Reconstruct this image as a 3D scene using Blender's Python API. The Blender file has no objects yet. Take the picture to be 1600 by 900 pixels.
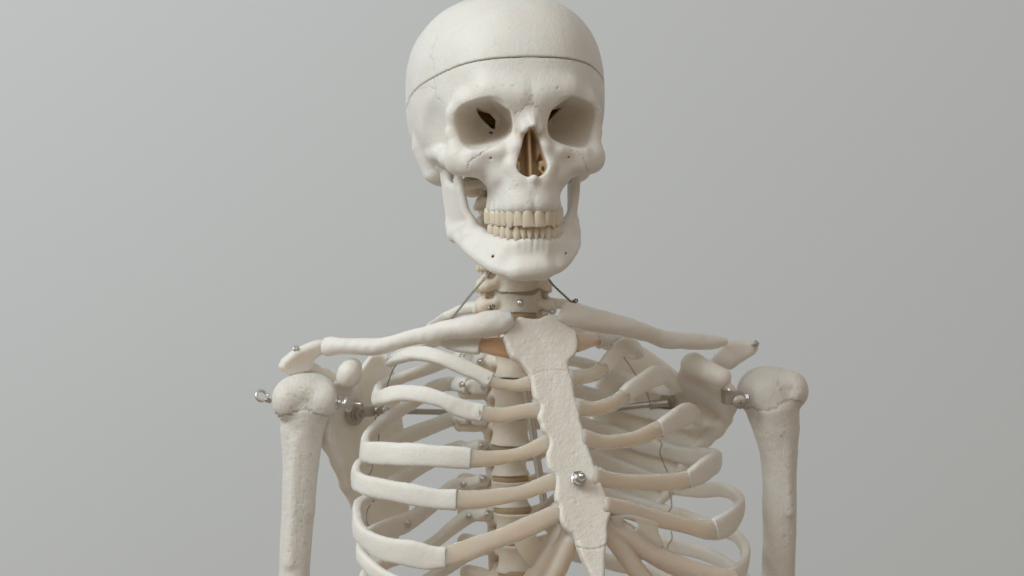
import bpy, math, random
import numpy as np
from mathutils import Vector, Matrix
rng = random.Random(7)
f32 = np.float32
# ---------------------------------------------------------------- world frame (millimetres; X right, Y away, Z up)
DIST, FPX = 1900.0, 3990.0          # camera distance to the Y = 0 plane and its focal length in photo pixels
def P(px, py, y):
    s = (DIST + y) / FPX
    return np.array([(px - 800) * s, y, (450 - py) * s])
def PXMM(y): return (DIST + y) / FPX
sc = bpy.context.scene
C = sc.collection
def norm(a):
    a = np.asarray(a, float); return a / (np.linalg.norm(a) + 1e-12)

# ---------------------------------------------------------------- signed distance volumes
class Vol:
    def __init__(s, lo, hi, h, sym=False):
        s.h = h; s.sym = sym
        s.lo = np.array(lo, float); s.hi = np.array(hi, float)
        if sym: s.lo[0] = 0
        n = np.ceil((s.hi - s.lo) / h).astype(int) + 1
        s.ax = [(s.lo[i] + h * np.arange(n[i])).astype(f32) for i in range(3)]
        s.F = np.full(n, 40, f32)
    def win(s, lo, hi):
        sl = []
        for i in range(3):
            a = int(np.clip(np.floor((lo[i] - s.lo[i]) / s.h), 0, len(s.ax[i])))
            b = int(np.clip(np.ceil((hi[i] - s.lo[i]) / s.h) + 1, 0, len(s.ax[i])))
            sl.append(slice(a, b))
        return tuple(sl)
    def op(s, prim, k=0.0, mode='u'):
        fn, lo, hi = prim
        pad = k + 3 * s.h
        w = s.win(np.array(lo) - pad, np.array(hi) + pad)
        if any(a.stop <= a.start for a in w): return s
        X = s.ax[0][w[0]][:, None, None]; Y = s.ax[1][w[1]][None, :, None]; Z = s.ax[2][w[2]][None, None, :]
        d = fn(X, Y, Z).astype(f32); A = s.F[w]
        if mode == 'u':
            m = np.minimum(A, d); sg = -1
        else:
            if mode == 's': d = -d
            m = np.maximum(A, d); sg = 1
        if k > 0:
            hh = np.maximum(k - np.abs(A - d), 0) / k
            m = m + sg * hh * hh * k * 0.25
        s.F[w] = m
        return s
    def u(s, p, k=0.0): return s.op(p, k, 'u')
    def sub(s, p, k=0.0): return s.op(p, k, 's')
    def cut(s, fn, k=0.0):
        return s.op((fn, s.lo - 9, s.hi + 9), k, 'i')
    def full(s):
        if not s.sym: return s.F, s.lo
        F = np.concatenate([s.F[:0:-1], s.F], 0)
        lo = s.lo.copy(); lo[0] = -s.h * (s.F.shape[0] - 1)
        return F, lo
    def mesh(s):
        F, lo = s.full()
        return nets(F, lo, s.h)

def nets(F, lo, h):
    F = np.pad(F, 1, constant_values=20); lo = np.asarray(lo, float) - h
    S = F < 0
    n = np.array(F.shape)
    cnt = np.zeros(n - 1, np.int8)
    for i in (0, 1):
        for j in (0, 1):
            for k in (0, 1):
                cnt += S[i:n[0]-1+i, j:n[1]-1+j, k:n[2]-1+k]
    act = (cnt > 0) & (cnt < 8)
    I = np.argwhere(act)
    idx = np.full(n - 1, -1, np.int64); idx[act] = np.arange(len(I))
    corner = {}
    for i in (0, 1):
        for j in (0, 1):
            for k in (0, 1):
                corner[(i, j, k)] = F[I[:, 0]+i, I[:, 1]+j, I[:, 2]+k].astype(np.float64)
    acc = np.zeros((len(I), 3)); num = np.zeros(len(I))
    for a in range(3):
        b, c = [q for q in range(3) if q != a]
        for p in (0, 1):
            for q in (0, 1):
                c0 = [0, 0, 0]; c0[b] = p; c0[c] = q; c1 = list(c0); c1[a] = 1
                f0 = corner[tuple(c0)]; f1 = corner[tuple(c1)]
                m = (f0 < 0) != (f1 < 0)
                t = np.where(m, f0 / np.where(m, f0 - f1, 1), 0)
                pos = np.zeros((len(I), 3)); pos[:, b] = p; pos[:, c] = q; pos[:, a] = t
                acc += pos * m[:, None]; num += m
    V = (I + acc / num[:, None]) * h + lo
    Q = []
    for a in range(3):
        b, c = [(1, 2), (2, 0), (0, 1)][a]
        sl0 = [slice(None)]*3; sl1 = [slice(None)]*3
        sl0[a] = slice(0, -1); sl1[a] = slice(1, None)
        A = S[tuple(sl0)]; B = S[tuple(sl1)]
        E = np.argwhere(A != B)
        E = E[(E[:, b] > 0) & (E[:, c] > 0) & (E[:, b] < n[b]-1) & (E[:, c] < n[c]-1)]
        def cell(db, dc):
            e = E.copy(); e[:, b] += db; e[:, c] += dc
            return idx[e[:, 0], e[:, 1], e[:, 2]]
        q = np.stack([cell(-1, -1), cell(0, -1), cell(0, 0), cell(-1, 0)], 1)
        flip = ~A[E[:, 0], E[:, 1], E[:, 2]]
        q[flip] = q[flip][:, ::-1]
        Q.append(q)
    return V, np.concatenate(Q)

def bb(pts, r): 
    pts = np.array(pts, float); r = np.max(r)
    return pts.min(0) - r, pts.max(0) + r
def ell(c, r, R=None):
    c = np.array(c, float); r = np.array(r, float)
    def fn(X, Y, Z):
        x, y, z = X - c[0], Y - c[1], Z - c[2]
        if R is not None:
            x, y, z = (R[0][i]*x + R[1][i]*y + R[2][i]*z for i in range(3))
        k0 = np.sqrt((x/r[0])**2 + (y/r[1])**2 + (z/r[2])**2)
        k1 = np.sqrt((x/r[0]**2)**2 + (y/r[1]**2)**2 + (z/r[2]**2)**2) + 1e-6
        return np.maximum(k0 * (k0 - 1) / k1, -r.min())
    m = r if R is None else np.full(3, r.max())
    return fn, c - m, c + m
def sell(c, r, n=2.4):
    c = np.array(c, float); r = np.array(r, float)
    def fn(X, Y, Z):
        a, b, d = np.abs(X-c[0])/r[0], np.abs(Y-c[1])/r[1], np.abs(Z-c[2])/r[2]
        g = (a**n + b**n + d**n + 1e-9)**(1/n)
        gr = g**(1-n) * np.sqrt((a**(n-1)/r[0])**2 + (b**(n-1)/r[1])**2 + (d**(n-1)/r[2])**2) + 1e-6
        return np.clip((g - 1) / gr, -r.min(), 60)
    return fn, c - r, c + r
def cap(a, b, ra, rb=None, sq=None):
    a = np.array(a, float); b = np.array(b, float); rb = ra if rb is None else rb
    ab = b - a; L = float(ab @ ab) + 1e-9
    def fn(X, Y, Z):
        x, y, z = X - a[0], Y - a[1], Z - a[2]
        t = np.clip((x*ab[0] + y*ab[1] + z*ab[2]) / L, 0, 1)
        return np.sqrt((x-t*ab[0])**2 + (y-t*ab[1])**2 + (z-t*ab[2])**2) - (ra + (rb-ra)*t)
    lo, hi = bb([a, b], max(ra, rb)); return fn, lo, hi
def box(c, half, r=1.0, R=None):
    c = np.array(c, float); hf = np.array(half, float) - r
    def fn(X, Y, Z):
        x, y, z = X - c[0], Y - c[1], Z - c[2]
        if R is not None:
            x, y, z = (R[0][i]*x + R[1][i]*y + R[2][i]*z for i in range(3))
        qx, qy, qz = np.abs(x)-hf[0], np.abs(y)-hf[1], np.abs(z)-hf[2]
        o = np.sqrt(np.maximum(qx, 0)**2 + np.maximum(qy, 0)**2 + np.maximum(qz, 0)**2)
        return o + np.minimum(np.maximum(np.maximum(qx, qy), qz), 0) - r
    m = np.array(half) if R is None else np.full(3, np.linalg.norm(half))
    return fn, c - m, c + m
def frame(a, up=(0, 0, 1)):
    """columns e1, e2, e3 with e3 along a"""
    e3 = norm(a); e1 = norm(np.cross(up, e3)); e2 = np.cross(e3, e1)
    return np.stack([e1, e2, e3], 1)
def poly2(U, V, pts):
    pts = np.array(pts, float); d = None; s = None
    n = len(pts); j = n - 1
    for i in range(n):
        ex, ey = pts[j] - pts[i]
        wx, wy = U - pts[i, 0], V - pts[i, 1]
        t = np.clip((wx*ex + wy*ey) / (ex*ex + ey*ey + 1e-9), 0, 1)
        dd = (wx - ex*t)**2 + (wy - ey*t)**2
        d = dd if d is None else np.minimum(d, dd)
        c1 = V >= pts[i, 1]; c2 = V < pts[j, 1]; c3 = ex*wy > ey*wx
        fl = (c1 & c2 & c3) | (~c1 & ~c2 & ~c3)
        s = np.where(fl, -1.0, 1.0) if s is None else np.where(fl, -s, s)
        j = i
    return s * np.sqrt(d)

def catmull(pts, n):
    """resample rows of pts (any number of columns) to n points, evenly by arc length of the first three columns"""
    p = np.array(pts, float)
    q = np.vstack([2*p[0]-p[1], p, 2*p[-1]-p[-2]])
    out = []
    for i in range(1, len(q)-2):
        a, b, c, d = q[i-1], q[i], q[i+1], q[i+2]
        for t in np.linspace(0, 1, 24, endpoint=False):
            out.append(0.5*((2*b) + (c-a)*t + (2*a-5*b+4*c-d)*t*t + (3*b-a-3*c+d)*t**3))
    out.append(p[-1]); out = np.array(out)
    L = np.r_[0, np.cumsum(np.linalg.norm(np.diff(out[:, :3], axis=0), axis=1))]
    s = np.linspace(0, L[-1], n)
    return np.stack([np.interp(s, L, out[:, k]) for k in range(out.shape[1])], 1)

# ---------------------------------------------------------------- meshes and objects
ROOT = None
def mk(name, V, Q, mat, parent=None, smooth=True, label=None, attr=None, sharp=None):
    V = np.asarray(V, float)
    c = (V.min(0) + V.max(0)) / 2
    me = bpy.data.meshes.new(name)
    if isinstance(Q, np.ndarray) and Q.ndim == 2:
        k = Q.shape[1]
        me.vertices.add(len(V)); me.vertices.foreach_set('co', ((V - c) / 1000).astype(f32).ravel())
        me.loops.add(Q.size); me.loops.foreach_set('vertex_index', Q.astype(np.int32).ravel())
        me.polygons.add(len(Q)); me.polygons.foreach_set('loop_start', (np.arange(len(Q)) * k).astype(np.int32))
        me.update(calc_edges=True)
    else:
        me.from_pydata([tuple(v) for v in (V - c) / 1000], [], [tuple(int(i) for i in f) for f in Q]); me.update()
    me.validate()
    if smooth: me.polygons.foreach_set('use_smooth', np.ones(len(me.polygons), bool))
    if attr:
        for an, vals in attr.items():
            at = me.attributes.new(an, 'FLOAT', 'POINT'); at.data.foreach_set('value', np.asarray(vals, f32))
    if sharp or not (isinstance(Q, np.ndarray)) and smooth: me.set_sharp_from_angle(angle=math.radians(sharp or 50))
    me.materials.append(mat)
    o = bpy.data.objects.new(name, me); C.objects.link(o)
    o.location = Vector(c / 1000)
    setp(o, parent)
    if label: o['label'] = label
    return o
def setp(o, parent):
    if parent is None: return
    o.parent = parent
    loc = Vector(); q = parent
    while q is not None:
        loc += q.location; q = q.parent
    o.location = o.location - loc
def sweep(path, nrm, hb, hn, m=20, e=2.4, dome=(0.5, 0.5), noise=0.0, seed=0):
    """tube along path; cross-section half size hn along nrm, hb along the binormal (superellipse e); dome = end roundness in units of hn"""
    path = np.asarray(path, float); n = len(path)
    hb = np.broadcast_to(np.asarray(hb, float), (n,)).copy(); hn = np.broadcast_to(np.asarray(hn, float), (n,)).copy()
    T = np.gradient(path, axis=0); T /= np.linalg.norm(T, axis=1)[:, None]
    N = np.broadcast_to(np.asarray(nrm, float), (n, 3)).copy()
    N -= (N * T).sum(1)[:, None] * T; N /= np.linalg.norm(N, axis=1)[:, None]
    B = np.cross(T, N)
    rings = []
    def ring(c, Nn, Bb, a, b):
        th = np.arange(m) * 2*np.pi/m
        ct, st = np.cos(th), np.sin(th)
        return c + (np.sign(ct)*np.abs(ct)**(2/e)*a)[:, None]*Nn + (np.sign(st)*np.abs(st)**(2/e)*b)[:, None]*Bb
    def domes(i, sgn, d):
        out = []
        for f in (0.96, 0.86, 0.68, 0.42, 0.15):
            off = d * hn[i] * math.sqrt(1 - f*f)
            sh = 1 - (1 - f) * min(1.0, max(d, .18) * hn[i] / hb[i] * 1.0)
            out.append(ring(path[i] + sgn*T[i]*off, N[i], B[i], hn[i]*f, hb[i]*(sh if f > .2 else sh*0.9)))
        return out
    if dome[0] is not None: rings += domes(0, -1, dome[0])[::-1]
    for i in range(n): rings.append(ring(path[i], N[i], B[i], hn[i], hb[i]))
    if dome[1] is not None: rings += domes(n-1, 1, dome[1])
    k = len(rings); V = np.concatenate(rings)
    if noise: V = wob(V, noise, seed)
    i = np.arange(k-1)[:, None]*m; j = np.arange(m)[None]; j2 = (j+1) % m
    Q = np.stack([i+j, i+m+j, i+m+j2, i+j2], -1).reshape(-1, 4)
    F = [tuple(q) for q in Q] + [tuple(range(m)), tuple(range((k-1)*m, k*m))[::-1]]
    return V, F
def wob(V, amp, seed=0, freq=(0.11, 0.27)):
    r = np.random.RandomState(seed + 11); D = np.zeros_like(V)
    for f, a in ((freq[0], 1.0), (freq[1], 0.45)):
        for _ in range(4):
            k = r.normal(size=3); k = k/np.linalg.norm(k)*f*2*np.pi/3
            D += a*0.5*np.sin(V @ k + r.rand()*6.28)[:, None]*norm(r.normal(size=3))
    return V + amp * D
def lathe(prof, axis_p, axis_d, m=20):
    """prof = [(along, radius)]"""
    R = frame(axis_d, (0, 0, 1) if abs(norm(axis_d)[2]) < .9 else (1, 0, 0)); p = np.array(axis_p, float)
    th = np.arange(m)*2*np.pi/m; V = []
    for (t, r) in prof: V.append(p + R[:, 2]*t + np.outer(np.cos(th)*r, R[:, 0]) + np.outer(np.sin(th)*r, R[:, 1]))
    k = len(prof); V = np.concatenate(V)
    F = [(i*m+j, i*m+(j+1) % m, (i+1)*m+(j+1) % m, (i+1)*m+j) for i in range(k-1) for j in range(m)]
    F += [tuple(range(m))[::-1], tuple(range((k-1)*m, k*m))]
    return V, F
def join(*ms):
    V = []; F = []; o = 0
    for v, f in ms:
        V.append(np.asarray(v)); F += [tuple(int(i)+o for i in q) for q in f]; o += len(v)
    return np.concatenate(V), F
def tube(pts, r, n=None, m=8):
    pts = np.array(pts, float); n = n or max(4, len(pts)*6)
    p = catmull(pts, n) if len(pts) > 2 else np.linspace(pts[0], pts[1], max(2, n//3))
    T = np.gradient(p, axis=0); 
    up = np.array([0.31, 0.87, 0.38]); return sweep(p, up, r, r, m, 2.0, (0.3, 0.3))

# ---------------------------------------------------------------- materials
def mat(name): 
    m = bpy.data.materials.new(name); m.use_nodes = True
    nt = m.node_tree; return m, nt, nt.nodes['Principled BSDF']
def nd(nt, t, **kw):
    n = nt.nodes.new(t)
    for k, v in kw.items():
        if k.startswith('_'): setattr(n, k[1:], v)
        else: n.inputs[k.replace('__', ' ')].default_value = v
    return n
def bone_mat(name, col, col2, rough=0.5, bump=0.25, pit=0.0, grain=0.0, scale=1.0, sss=0.65, dirt=(0.30, 0.20, 0.11)):
    m, nt, b = mat(name); L = nt.links.new
    tc = nd(nt, 'ShaderNodeNewGeometry')
    mp = nd(nt, 'ShaderNodeMapping'); mp.inputs['Scale'].default_value = (1000, 1000, 1000); L(tc.outputs['Position'], mp.inputs[0])
    n1 = nd(nt, 'ShaderNodeTexNoise', Scale=0.035, Detail=4, Roughness=0.6); L(mp.outputs[0], n1.inputs['Vector'])
    n2 = nd(nt, 'ShaderNodeTexNoise', Scale=0.16*scale, Detail=6, Roughness=0.62); L(mp.outputs[0], n2.inputs['Vector'])
    n3 = nd(nt, 'ShaderNodeTexNoise', Scale=0.85*scale, Detail=3, Roughness=0.6); L(mp.outputs[0], n3.inputs['Vector'])
    mx = nd(nt, 'ShaderNodeMix', _data_type='RGBA'); mx.inputs['A'].default_value = (*col, 1); mx.inputs['B'].default_value = (*col2, 1)
    cr = nd(nt, 'ShaderNodeMapRange'); cr.inputs['From Min'].default_value = 0.38; cr.inputs['From Max'].default_value = 0.66
    L(n1.outputs['Fac'], cr.inputs['Value']); L(cr.outputs[0], mx.inputs['Factor'])
    at = nd(nt, 'ShaderNodeAttribute', _attribute_name='dirt')
    mx2 = nd(nt, 'ShaderNodeMix', _data_type='RGBA'); mx2.inputs['B'].default_value = (*dirt, 1)
    L(mx.outputs['Result'], mx2.inputs['A']); L(at.outputs['Fac'], mx2.inputs['Factor'])
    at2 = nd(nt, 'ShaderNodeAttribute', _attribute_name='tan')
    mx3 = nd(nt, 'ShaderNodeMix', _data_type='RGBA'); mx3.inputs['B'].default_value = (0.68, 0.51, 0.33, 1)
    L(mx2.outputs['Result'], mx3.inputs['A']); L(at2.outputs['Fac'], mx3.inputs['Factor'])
    L(mx3.outputs['Result'], b.inputs['Base Color'])
    rr = nd(nt, 'ShaderNodeMapRange'); rr.inputs['To Min'].default_value = rough-0.1; rr.inputs['To Max'].default_value = rough+0.12
    L(n2.outputs['Fac'], rr.inputs['Value']); L(rr.outputs[0], b.inputs['Roughness'])
    bp = nd(nt, 'ShaderNodeBump', Strength=min(1, bump*1.5), Distance=0.0014); L(n2.outputs['Fac'], bp.inputs['Height'])
    bp2 = nd(nt, 'ShaderNodeBump', Strength=min(1, bump*2.0), Distance=0.0006); L(n3.outputs['Fac'], bp2.inputs['Height']); L(bp.outputs[0], bp2.inputs['Normal'])
    last = bp2
    if pit:
        vo = nd(nt, 'ShaderNodeTexVoronoi', Scale=0.42*scale, _feature='SMOOTH_F1'); L(mp.outputs[0], vo.inputs['Vector'])
        b3 = nd(nt, 'ShaderNodeBump', Strength=min(1, pit*1.6), Distance=0.0014); L(vo.outputs['Distance'], b3.inputs['Height']); L(last.outputs[0], b3.inputs['Normal']); last = b3
    if grain:
        mg = nd(nt, 'ShaderNodeMapping'); mg.inputs['Scale'].default_value = (900, 900, 160); L(tc.outputs['Position'], mg.inputs[0])
        ng = nd(nt, 'ShaderNodeTexNoise', Scale=0.55, Detail=4, Roughness=0.7); L(mg.outputs[0], ng.inputs['Vector'])
        b4 = nd(nt, 'ShaderNodeBump', Strength=min(1, grain*1.6), Distance=0.0013); L(ng.outputs['Fac'], b4.inputs['Height']); L(last.outputs[0], b4.inputs['Normal']); last = b4
    L(last.outputs[0], b.inputs['Normal'])
    b.inputs['Subsurface Weight'].default_value = sss
    b.inputs['Subsurface Radius'].default_value = (1.0, 0.62, 0.34); b.inputs['Subsurface Scale'].default_value = 0.008
    b.inputs['Specular IOR Level'].default_value = 0.4
    return m
def metal_mat(name, col, rough):
    m, nt, b = mat(name); b.inputs['Base Color'].default_value = (*col, 1); b.inputs['Metallic'].default_value = 1
    L = nt.links.new
    n = nd(nt, 'ShaderNodeTexNoise', Scale=400, Detail=3)
    g = nd(nt, 'ShaderNodeNewGeometry'); L(g.outputs['Position'], n.inputs['Vector'])
    r = nd(nt, 'ShaderNodeMapRange'); r.inputs['To Min'].default_value = rough-.07; r.inputs['To Max'].default_value = rough+.12
    L(n.outputs['Fac'], r.inputs['Value']); L(r.outputs[0], b.inputs['Roughness'])
    return m
BONE_A, BONE_B = (0.865, 0.85, 0.81), (0.84, 0.81, 0.755)
M_SKULL = bone_mat('skull_plastic', BONE_A, BONE_B, 0.44, 0.26, sss=0.26)
M_BONE = bone_mat('bone_plastic', BONE_A, BONE_B, 0.46, 0.26, sss=0.5)
M_ARM = bone_mat('humerus_plastic', (0.83, 0.81, 0.765), (0.79, 0.755, 0.695), 0.5, 0.3, pit=0.09, grain=0.34, sss=0.3)
M_BLADE = bone_mat('scapula_plastic', (0.865, 0.84, 0.79), (0.84, 0.80, 0.735), 0.48, 0.25, sss=0.5)
M_ROUGH = bone_mat('sternum_plastic', (0.90, 0.87, 0.805), (0.87, 0.825, 0.745), 0.52, 0.42, pit=0.09, scale=1.0, sss=0.2)
M_SPINE = bone_mat('vertebra_plastic', (0.86, 0.785, 0.69), (0.82, 0.725, 0.61), 0.5, 0.3)
M_TOOTH = bone_mat('tooth_enamel', (0.79, 0.715, 0.595), (0.71, 0.615, 0.485), 0.22, 0.08, sss=0.3)
M_DISC = bone_mat('disc_rubber', (0.50, 0.37, 0.23), (0.44, 0.31, 0.18), 0.5, 0.15)
M_STEEL = metal_mat('steel', (0.70, 0.68, 0.65), 0.34)
M_CHROME = metal_mat('chrome', (0.75, 0.77, 0.79), 0.14)
M_WIRE = metal_mat('wire_steel', (0.35, 0.33, 0.30), 0.4)
M_PLATE = metal_mat('brushed_steel', (0.50, 0.465, 0.42), 0.46)
# ================================================================ the skull, in its own frame: u right, v forward, w up (mm)
YAW, PITCH, ROLL = math.radians(10.5), math.radians(2.0), math.radians(1.2)
SK0 = np.array([-2.5, 25.0, 98.0])
_r = np.array([math.cos(YAW), math.sin(YAW), 0]); _f = np.array([math.sin(YAW), -math.cos(YAW), 0]); _z = np.array([0, 0, 1.0])
_f2 = _f*math.cos(PITCH) + _z*math.sin(PITCH); _z2 = _z*math.cos(PITCH) - _f*math.sin(PITCH)
_r3 = _r*math.cos(ROLL) + _z2*math.sin(ROLL); _z3 = _z2*math.cos(ROLL) - _r*math.sin(ROLL)
SKR = np.stack([_r3, _f2, _z3], 0)
def SW(p): return np.asarray(p, float) @ SKR + SK0
def to_px(W):
    s = FPX/(DIST + W[:, 1]); return 800 + W[:, 0]*s, 450 - W[:, 2]*s
def vnormals(V, Q):
    n = np.cross(V[Q[:, 2]]-V[Q[:, 0]], V[Q[:, 3]]-V[Q[:, 1]]); N = np.zeros_like(V)
    for i in range(4): np.add.at(N, Q[:, i], n)
    return N/(np.linalg.norm(N, axis=1)[:, None]+1e-9)
def crack(W, N, D, pts, wpx=0.9, depth=0.5, amt=0.8, ymax=200, jag=1.3, seed=0):
    """a fine suture: sinks the vertices within wpx of a jagged line into the surface and stains them"""
    r = np.random.RandomState(seed); p = np.array(pts, float); q = catmull(np.c_[p, np.zeros(len(p))], max(8, int(np.abs(np.diff(p, axis=0)).sum()/2.2)))[:, :2]
    q[1:-1] += r.normal(size=(len(q)-2, 2))*jag
    x, y = to_px(W); d = np.full(len(W), 99.0)
    near = np.where((x > q[:, 0].min()-4) & (x < q[:, 0].max()+4) & (y > q[:, 1].min()-4) & (y < q[:, 1].max()+4) & (W[:, 1] < ymax) & (N[:, 1] < -0.05))[0]
    for a, b in zip(q[:-1], q[1:]):
        e = b-a; wx, wy = x[near]-a[0], y[near]-a[1]
        t = np.clip((wx*e[0]+wy*e[1])/(e@e+1e-9), 0, 1)
        dd = np.hypot(wx-e[0]*t, wy-e[1]*t); d[near] = np.minimum(d[near], dd)
    g = np.clip(1.35 - d/wpx, 0, 1)
    k = 0.55 + 0.45*np.sin(x*0.35+seed)*np.sin(y*0.31+1.3*seed)
    D[:] = np.maximum(D, amt*g*k); W -= N*(depth*g)[:, None]

def vault(off):
    return [sell((0, -16, 49), (73-off, 75-off, 70.5-off), 2.6), sell((0, 26, 48), (61-off, 68-off, 68-off), 2.4)]
CUT0, CUTS = 64.6, 0.184
def cutplane(d): return lambda U, Vv, W: (W - (CUT0 + (Vv-92)*CUTS) + d)*0.983 + 0*U
def vault_vol(h):
    v = Vol((0, -95, -25), (78, 100, 126), h, True)
    a, b = vault(0); v.u(a).u(b, 22)
    return v
HS = 0.85
sk = vault_vol(HS).__class__((0, -95, -62), (78, 112, 80), HS, True)
for i, p in enumerate(vault(0)): sk.u(p, 22 if i else 0)
# base of the braincase: flattened, with condyles and mastoids
sk.cut(lambda U, V, W: -(W + 9 + 0.06*(V+20)) + 0*U, 8)
sk.sub(ell((67.5, 52, 8), (12, 26, 28)), 10)                     # temporal fossa
# hollow braincase
cav = Vol((0, -95, -62), (78, 112, 80), HS, True)
for i, p in enumerate(vault(9.0)): cav.u(p, 22 if i else 0)
cav.cut(lambda U, V, W: np.maximum(np.where(V > 22, 43.0, np.where(V > 12, 12.0+(V-12)*.02, -3.0)) - W, -30+0*U), 3)
cav.u(ell((23, 20, 22), (15, 18, 14)), 4)
sk.F[:] = np.maximum(sk.F, -cav.F)
sk.u(ell((28, 56, 15), (21.5, 23, 22)), 5)                          # walls of the orbits
sk.u(cap((10, 30, -4), (12, 62, -4), 12, 14), 6)                 # sphenoid body and ethmoid
# brow
sk.u(ell((0, 83, 40), (24, 10, 12)), 12)
sk.u(cap((8, 89.5, 37), (30, 85.0, 42.5), 4.6, 4.2), 14)
sk.u(cap((28, 84.2, 38.2), (45, 74.2, 34.8), 4.0, 3.6), 10)
sk.u(cap((45, 74.2, 34.8), (52.5, 67, 27), 3.6, 3.6), 9)
sk.u(cap((52.5, 67, 28), (53.3, 63.5, 13), 4.0, 4.0), 5)
sk.u(cap((53.3, 63.5, 13), (50, 67, -1), 4.0, 6.5), 5)
sk.u(ell((47.5, 65.5, -7), (12, 10.5, 11)), 7)                     # cheek bone
sk.u(ell((37, 73, -9), (12, 9, 8.5)), 8)
sk.u(cap((40, 77, -3), (22, 83, -3), 4.6, 4.3), 6)
sk.u(cap((22, 83, -3), (10.4, 79.5, 6), 4.3, 3.2), 6)
sk.u(cap((10.4, 79.5, 6), (9.0, 77, 27), 3.2, 3.4), 6)
for a, b, r1, r2 in [((50, 60, -7), (54.5, 48, -3), 8, 6.3), ((54.5, 48, -3), (57, 32, 1), 6.3, 4.8), ((57, 32, 1), (58.5, 12, 3), 4.8, 4.8), ((58.5, 12, 3), (57, -2, 4), 4.8, 6)]:
    sk.u(cap(a, b, r1, r2), 4)
# mastoid process
sk.u(cap((60, -12, 9), (57, -7, -10), 11.5, 7.2), 7)
sk.u(cap((45, -20, 0), (49, -12, -12), 12, 8), 8)
sk.u(cap((16, -3, -6), (14, 2, -14), 8, 6), 5)                   # condyles
sk.u(cap((0, 22, -4), (0, 4, -12), 13, 10), 6)
# maxilla
sk.u(ell((17, 68, -12), (17, 19, 20)), 7)
sk.u(cap((42, 70, -10), (27, 63, -15), 5, 5), 8)
def arch(u, up=True):
    return (95.0 - 0.018*u*u - 3.25e-5*u**4 if up else 90.5 - 0.016*u*u - 3.1e-5*u**4)
def darch(u): return 0.036*u + 1.3e-4*u**3
for u in np.linspace(0, 28.5, 12):
    v = arch(u); nx = norm((darch(u), 1, 0)); c = np.array((u, v, 0)) - nx*7.2
    sk.u(cap((c[0]*0.93, c[1]-2.5, -20), (c[0], c[1], -40.0), 6.2, 5.6), 6)
sk.sub(ell((27, 96, -13), (10, 10, 10)), 8)                         # canine fossa
# nose: bridge, side walls, rim of the opening
sk.u(cap((0, 85.5, 32), (0, 99.0, 15.5), 2.8, 2.2), 8)
sk.u(cap((3.6, 83.5, 29), (5.6, 93.5, 12.5), 3.2, 2.4), 8)
sk.u(cap((6.0, 82, 21), (9.8, 87.5, 1), 3.2, 3.2), 6)
sk.u(cap((9.8, 87.5, 1), (13.0, 87.0, -13), 3.6, 3.2), 6)
sk.u(cap((13.4, 87.0, -13), (9, 88.5, -23), 3.2, 3.2), 7)
# orbits
def orbit(U, V, W):
    p0 = np.array((33.3, 82, 18.6)); ap = np.array((20.0, 38, 24.5)); L = np.linalg.norm(ap-p0)
    R = frame(ap-p0)
    x, y, z = U-p0[0], V-p0[1], W-p0[2]
    a, b, t = (R[0][i]*x+R[1][i]*y+R[2][i]*z for i in range(3))
    th = math.radians(12); sgn = 1 if R[0][0] > 0 else -1
    a2 = a*math.cos(th) - sgn*b*math.sin(th)*1; b2 = sgn*a*math.sin(th) + b*math.cos(th)
    s = np.where(t < 0, 1 - t*0.006, np.sqrt(np.clip(1 - 0.9*(np.clip(t, 0, L)/L)**1.5, .05, 1)))
    g = (np.abs(a2/21.0)**2.8 + np.abs(b2/17.2)**2.8 + 1e-6)**(1/2.8)
    return np.maximum((g - s)*16.5, t - L)
sk.sub((orbit, (8, 34, -8), (62, 112, 42)), 0.9)
sk.u(cap((25.5, 90.0, 36.5), (17, 90.5, 30.5), 2.4, 2.2), 3)        # notch side of the upper rim
# nose opening
def pear(U, V, W):
    a = 11.5*np.sqrt(np.clip(1-((W+13.2)/8.8)**2, 1e-4, 1)); b = 11.5*np.clip(1-((W+13.2)/29.0), 1e-4, 1)**0.72
    hw = np.where(W < -13.2, a, b)
    d = (np.abs(U)-hw)*0.82
    return np.maximum(np.maximum(d, np.maximum(W-13.4, -22.4-W)), 70-V)
sk.sub((pear, (-14, 48, -24), (14, 116, 17)), 1.0)
sk.u(cap((0, 88, -24.5), (0, 95.5, -22.8), 3.2, 1.5), 4)             # anterior spine
sk.u(cap((0, 95.5, -22.8), (0, 90, -36), 1.6, 1.4), 4)
sk.u(box((0.5, 70, -4), (0.6, 14, 20), 0.4), 0.6)                # septum
sk.u(cap((12.5, 80, -13), (8.4, 81, -10.5), 1.3), 1.5); sk.u(cap((8.4, 81, -10.5), (7.6, 80.5, -15), 1.3, 1.1), 1.5); sk.u(cap((7.6, 80, -14.5), (9.2, 80, -17), 1.1, .9), 1)
sk.u(ell((6.6, 72, -1), (1.6, 9, 8)), 2)
# tooth sockets show as ridges above the teeth
UW = [9.0, 7.4, 8.4, 7.2, 7.0, 9.6, 9.0]; LW = [4.9, 5.2, 6.6, 7.0, 7.0, 9.8, 9.4]
def tooth_spots(widths, up):
    us = np.linspace(0, 36, 721); vs = arch(us, up); L = np.r_[0, np.cumsum(np.hypot(np.diff(us), np.diff(vs)))]
    out = []; s = 0
    for wd in widths:
        u = np.interp(s+wd/2, L, us); v = arch(u, up); k = 0
        out.append((u, v, norm((darch(u), 1, 0)), wd)); s += wd
    return out
for i, (u, v, n, wd) in enumerate(tooth_spots(UW, True)):
    r = [2.9, 2.4, 3.4, 2.4, 2.4, 2.6, 2.2][i]; z1 = [-30, -31, -25, -31, -32, -34, -34][i]
    sk.u(cap((u-n[0]*4.4, v-n[1]*4.4, z1), (u-n[0]*2.9, v-n[1]*2.9, -42.8), r*0.75, r), 2)
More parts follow.
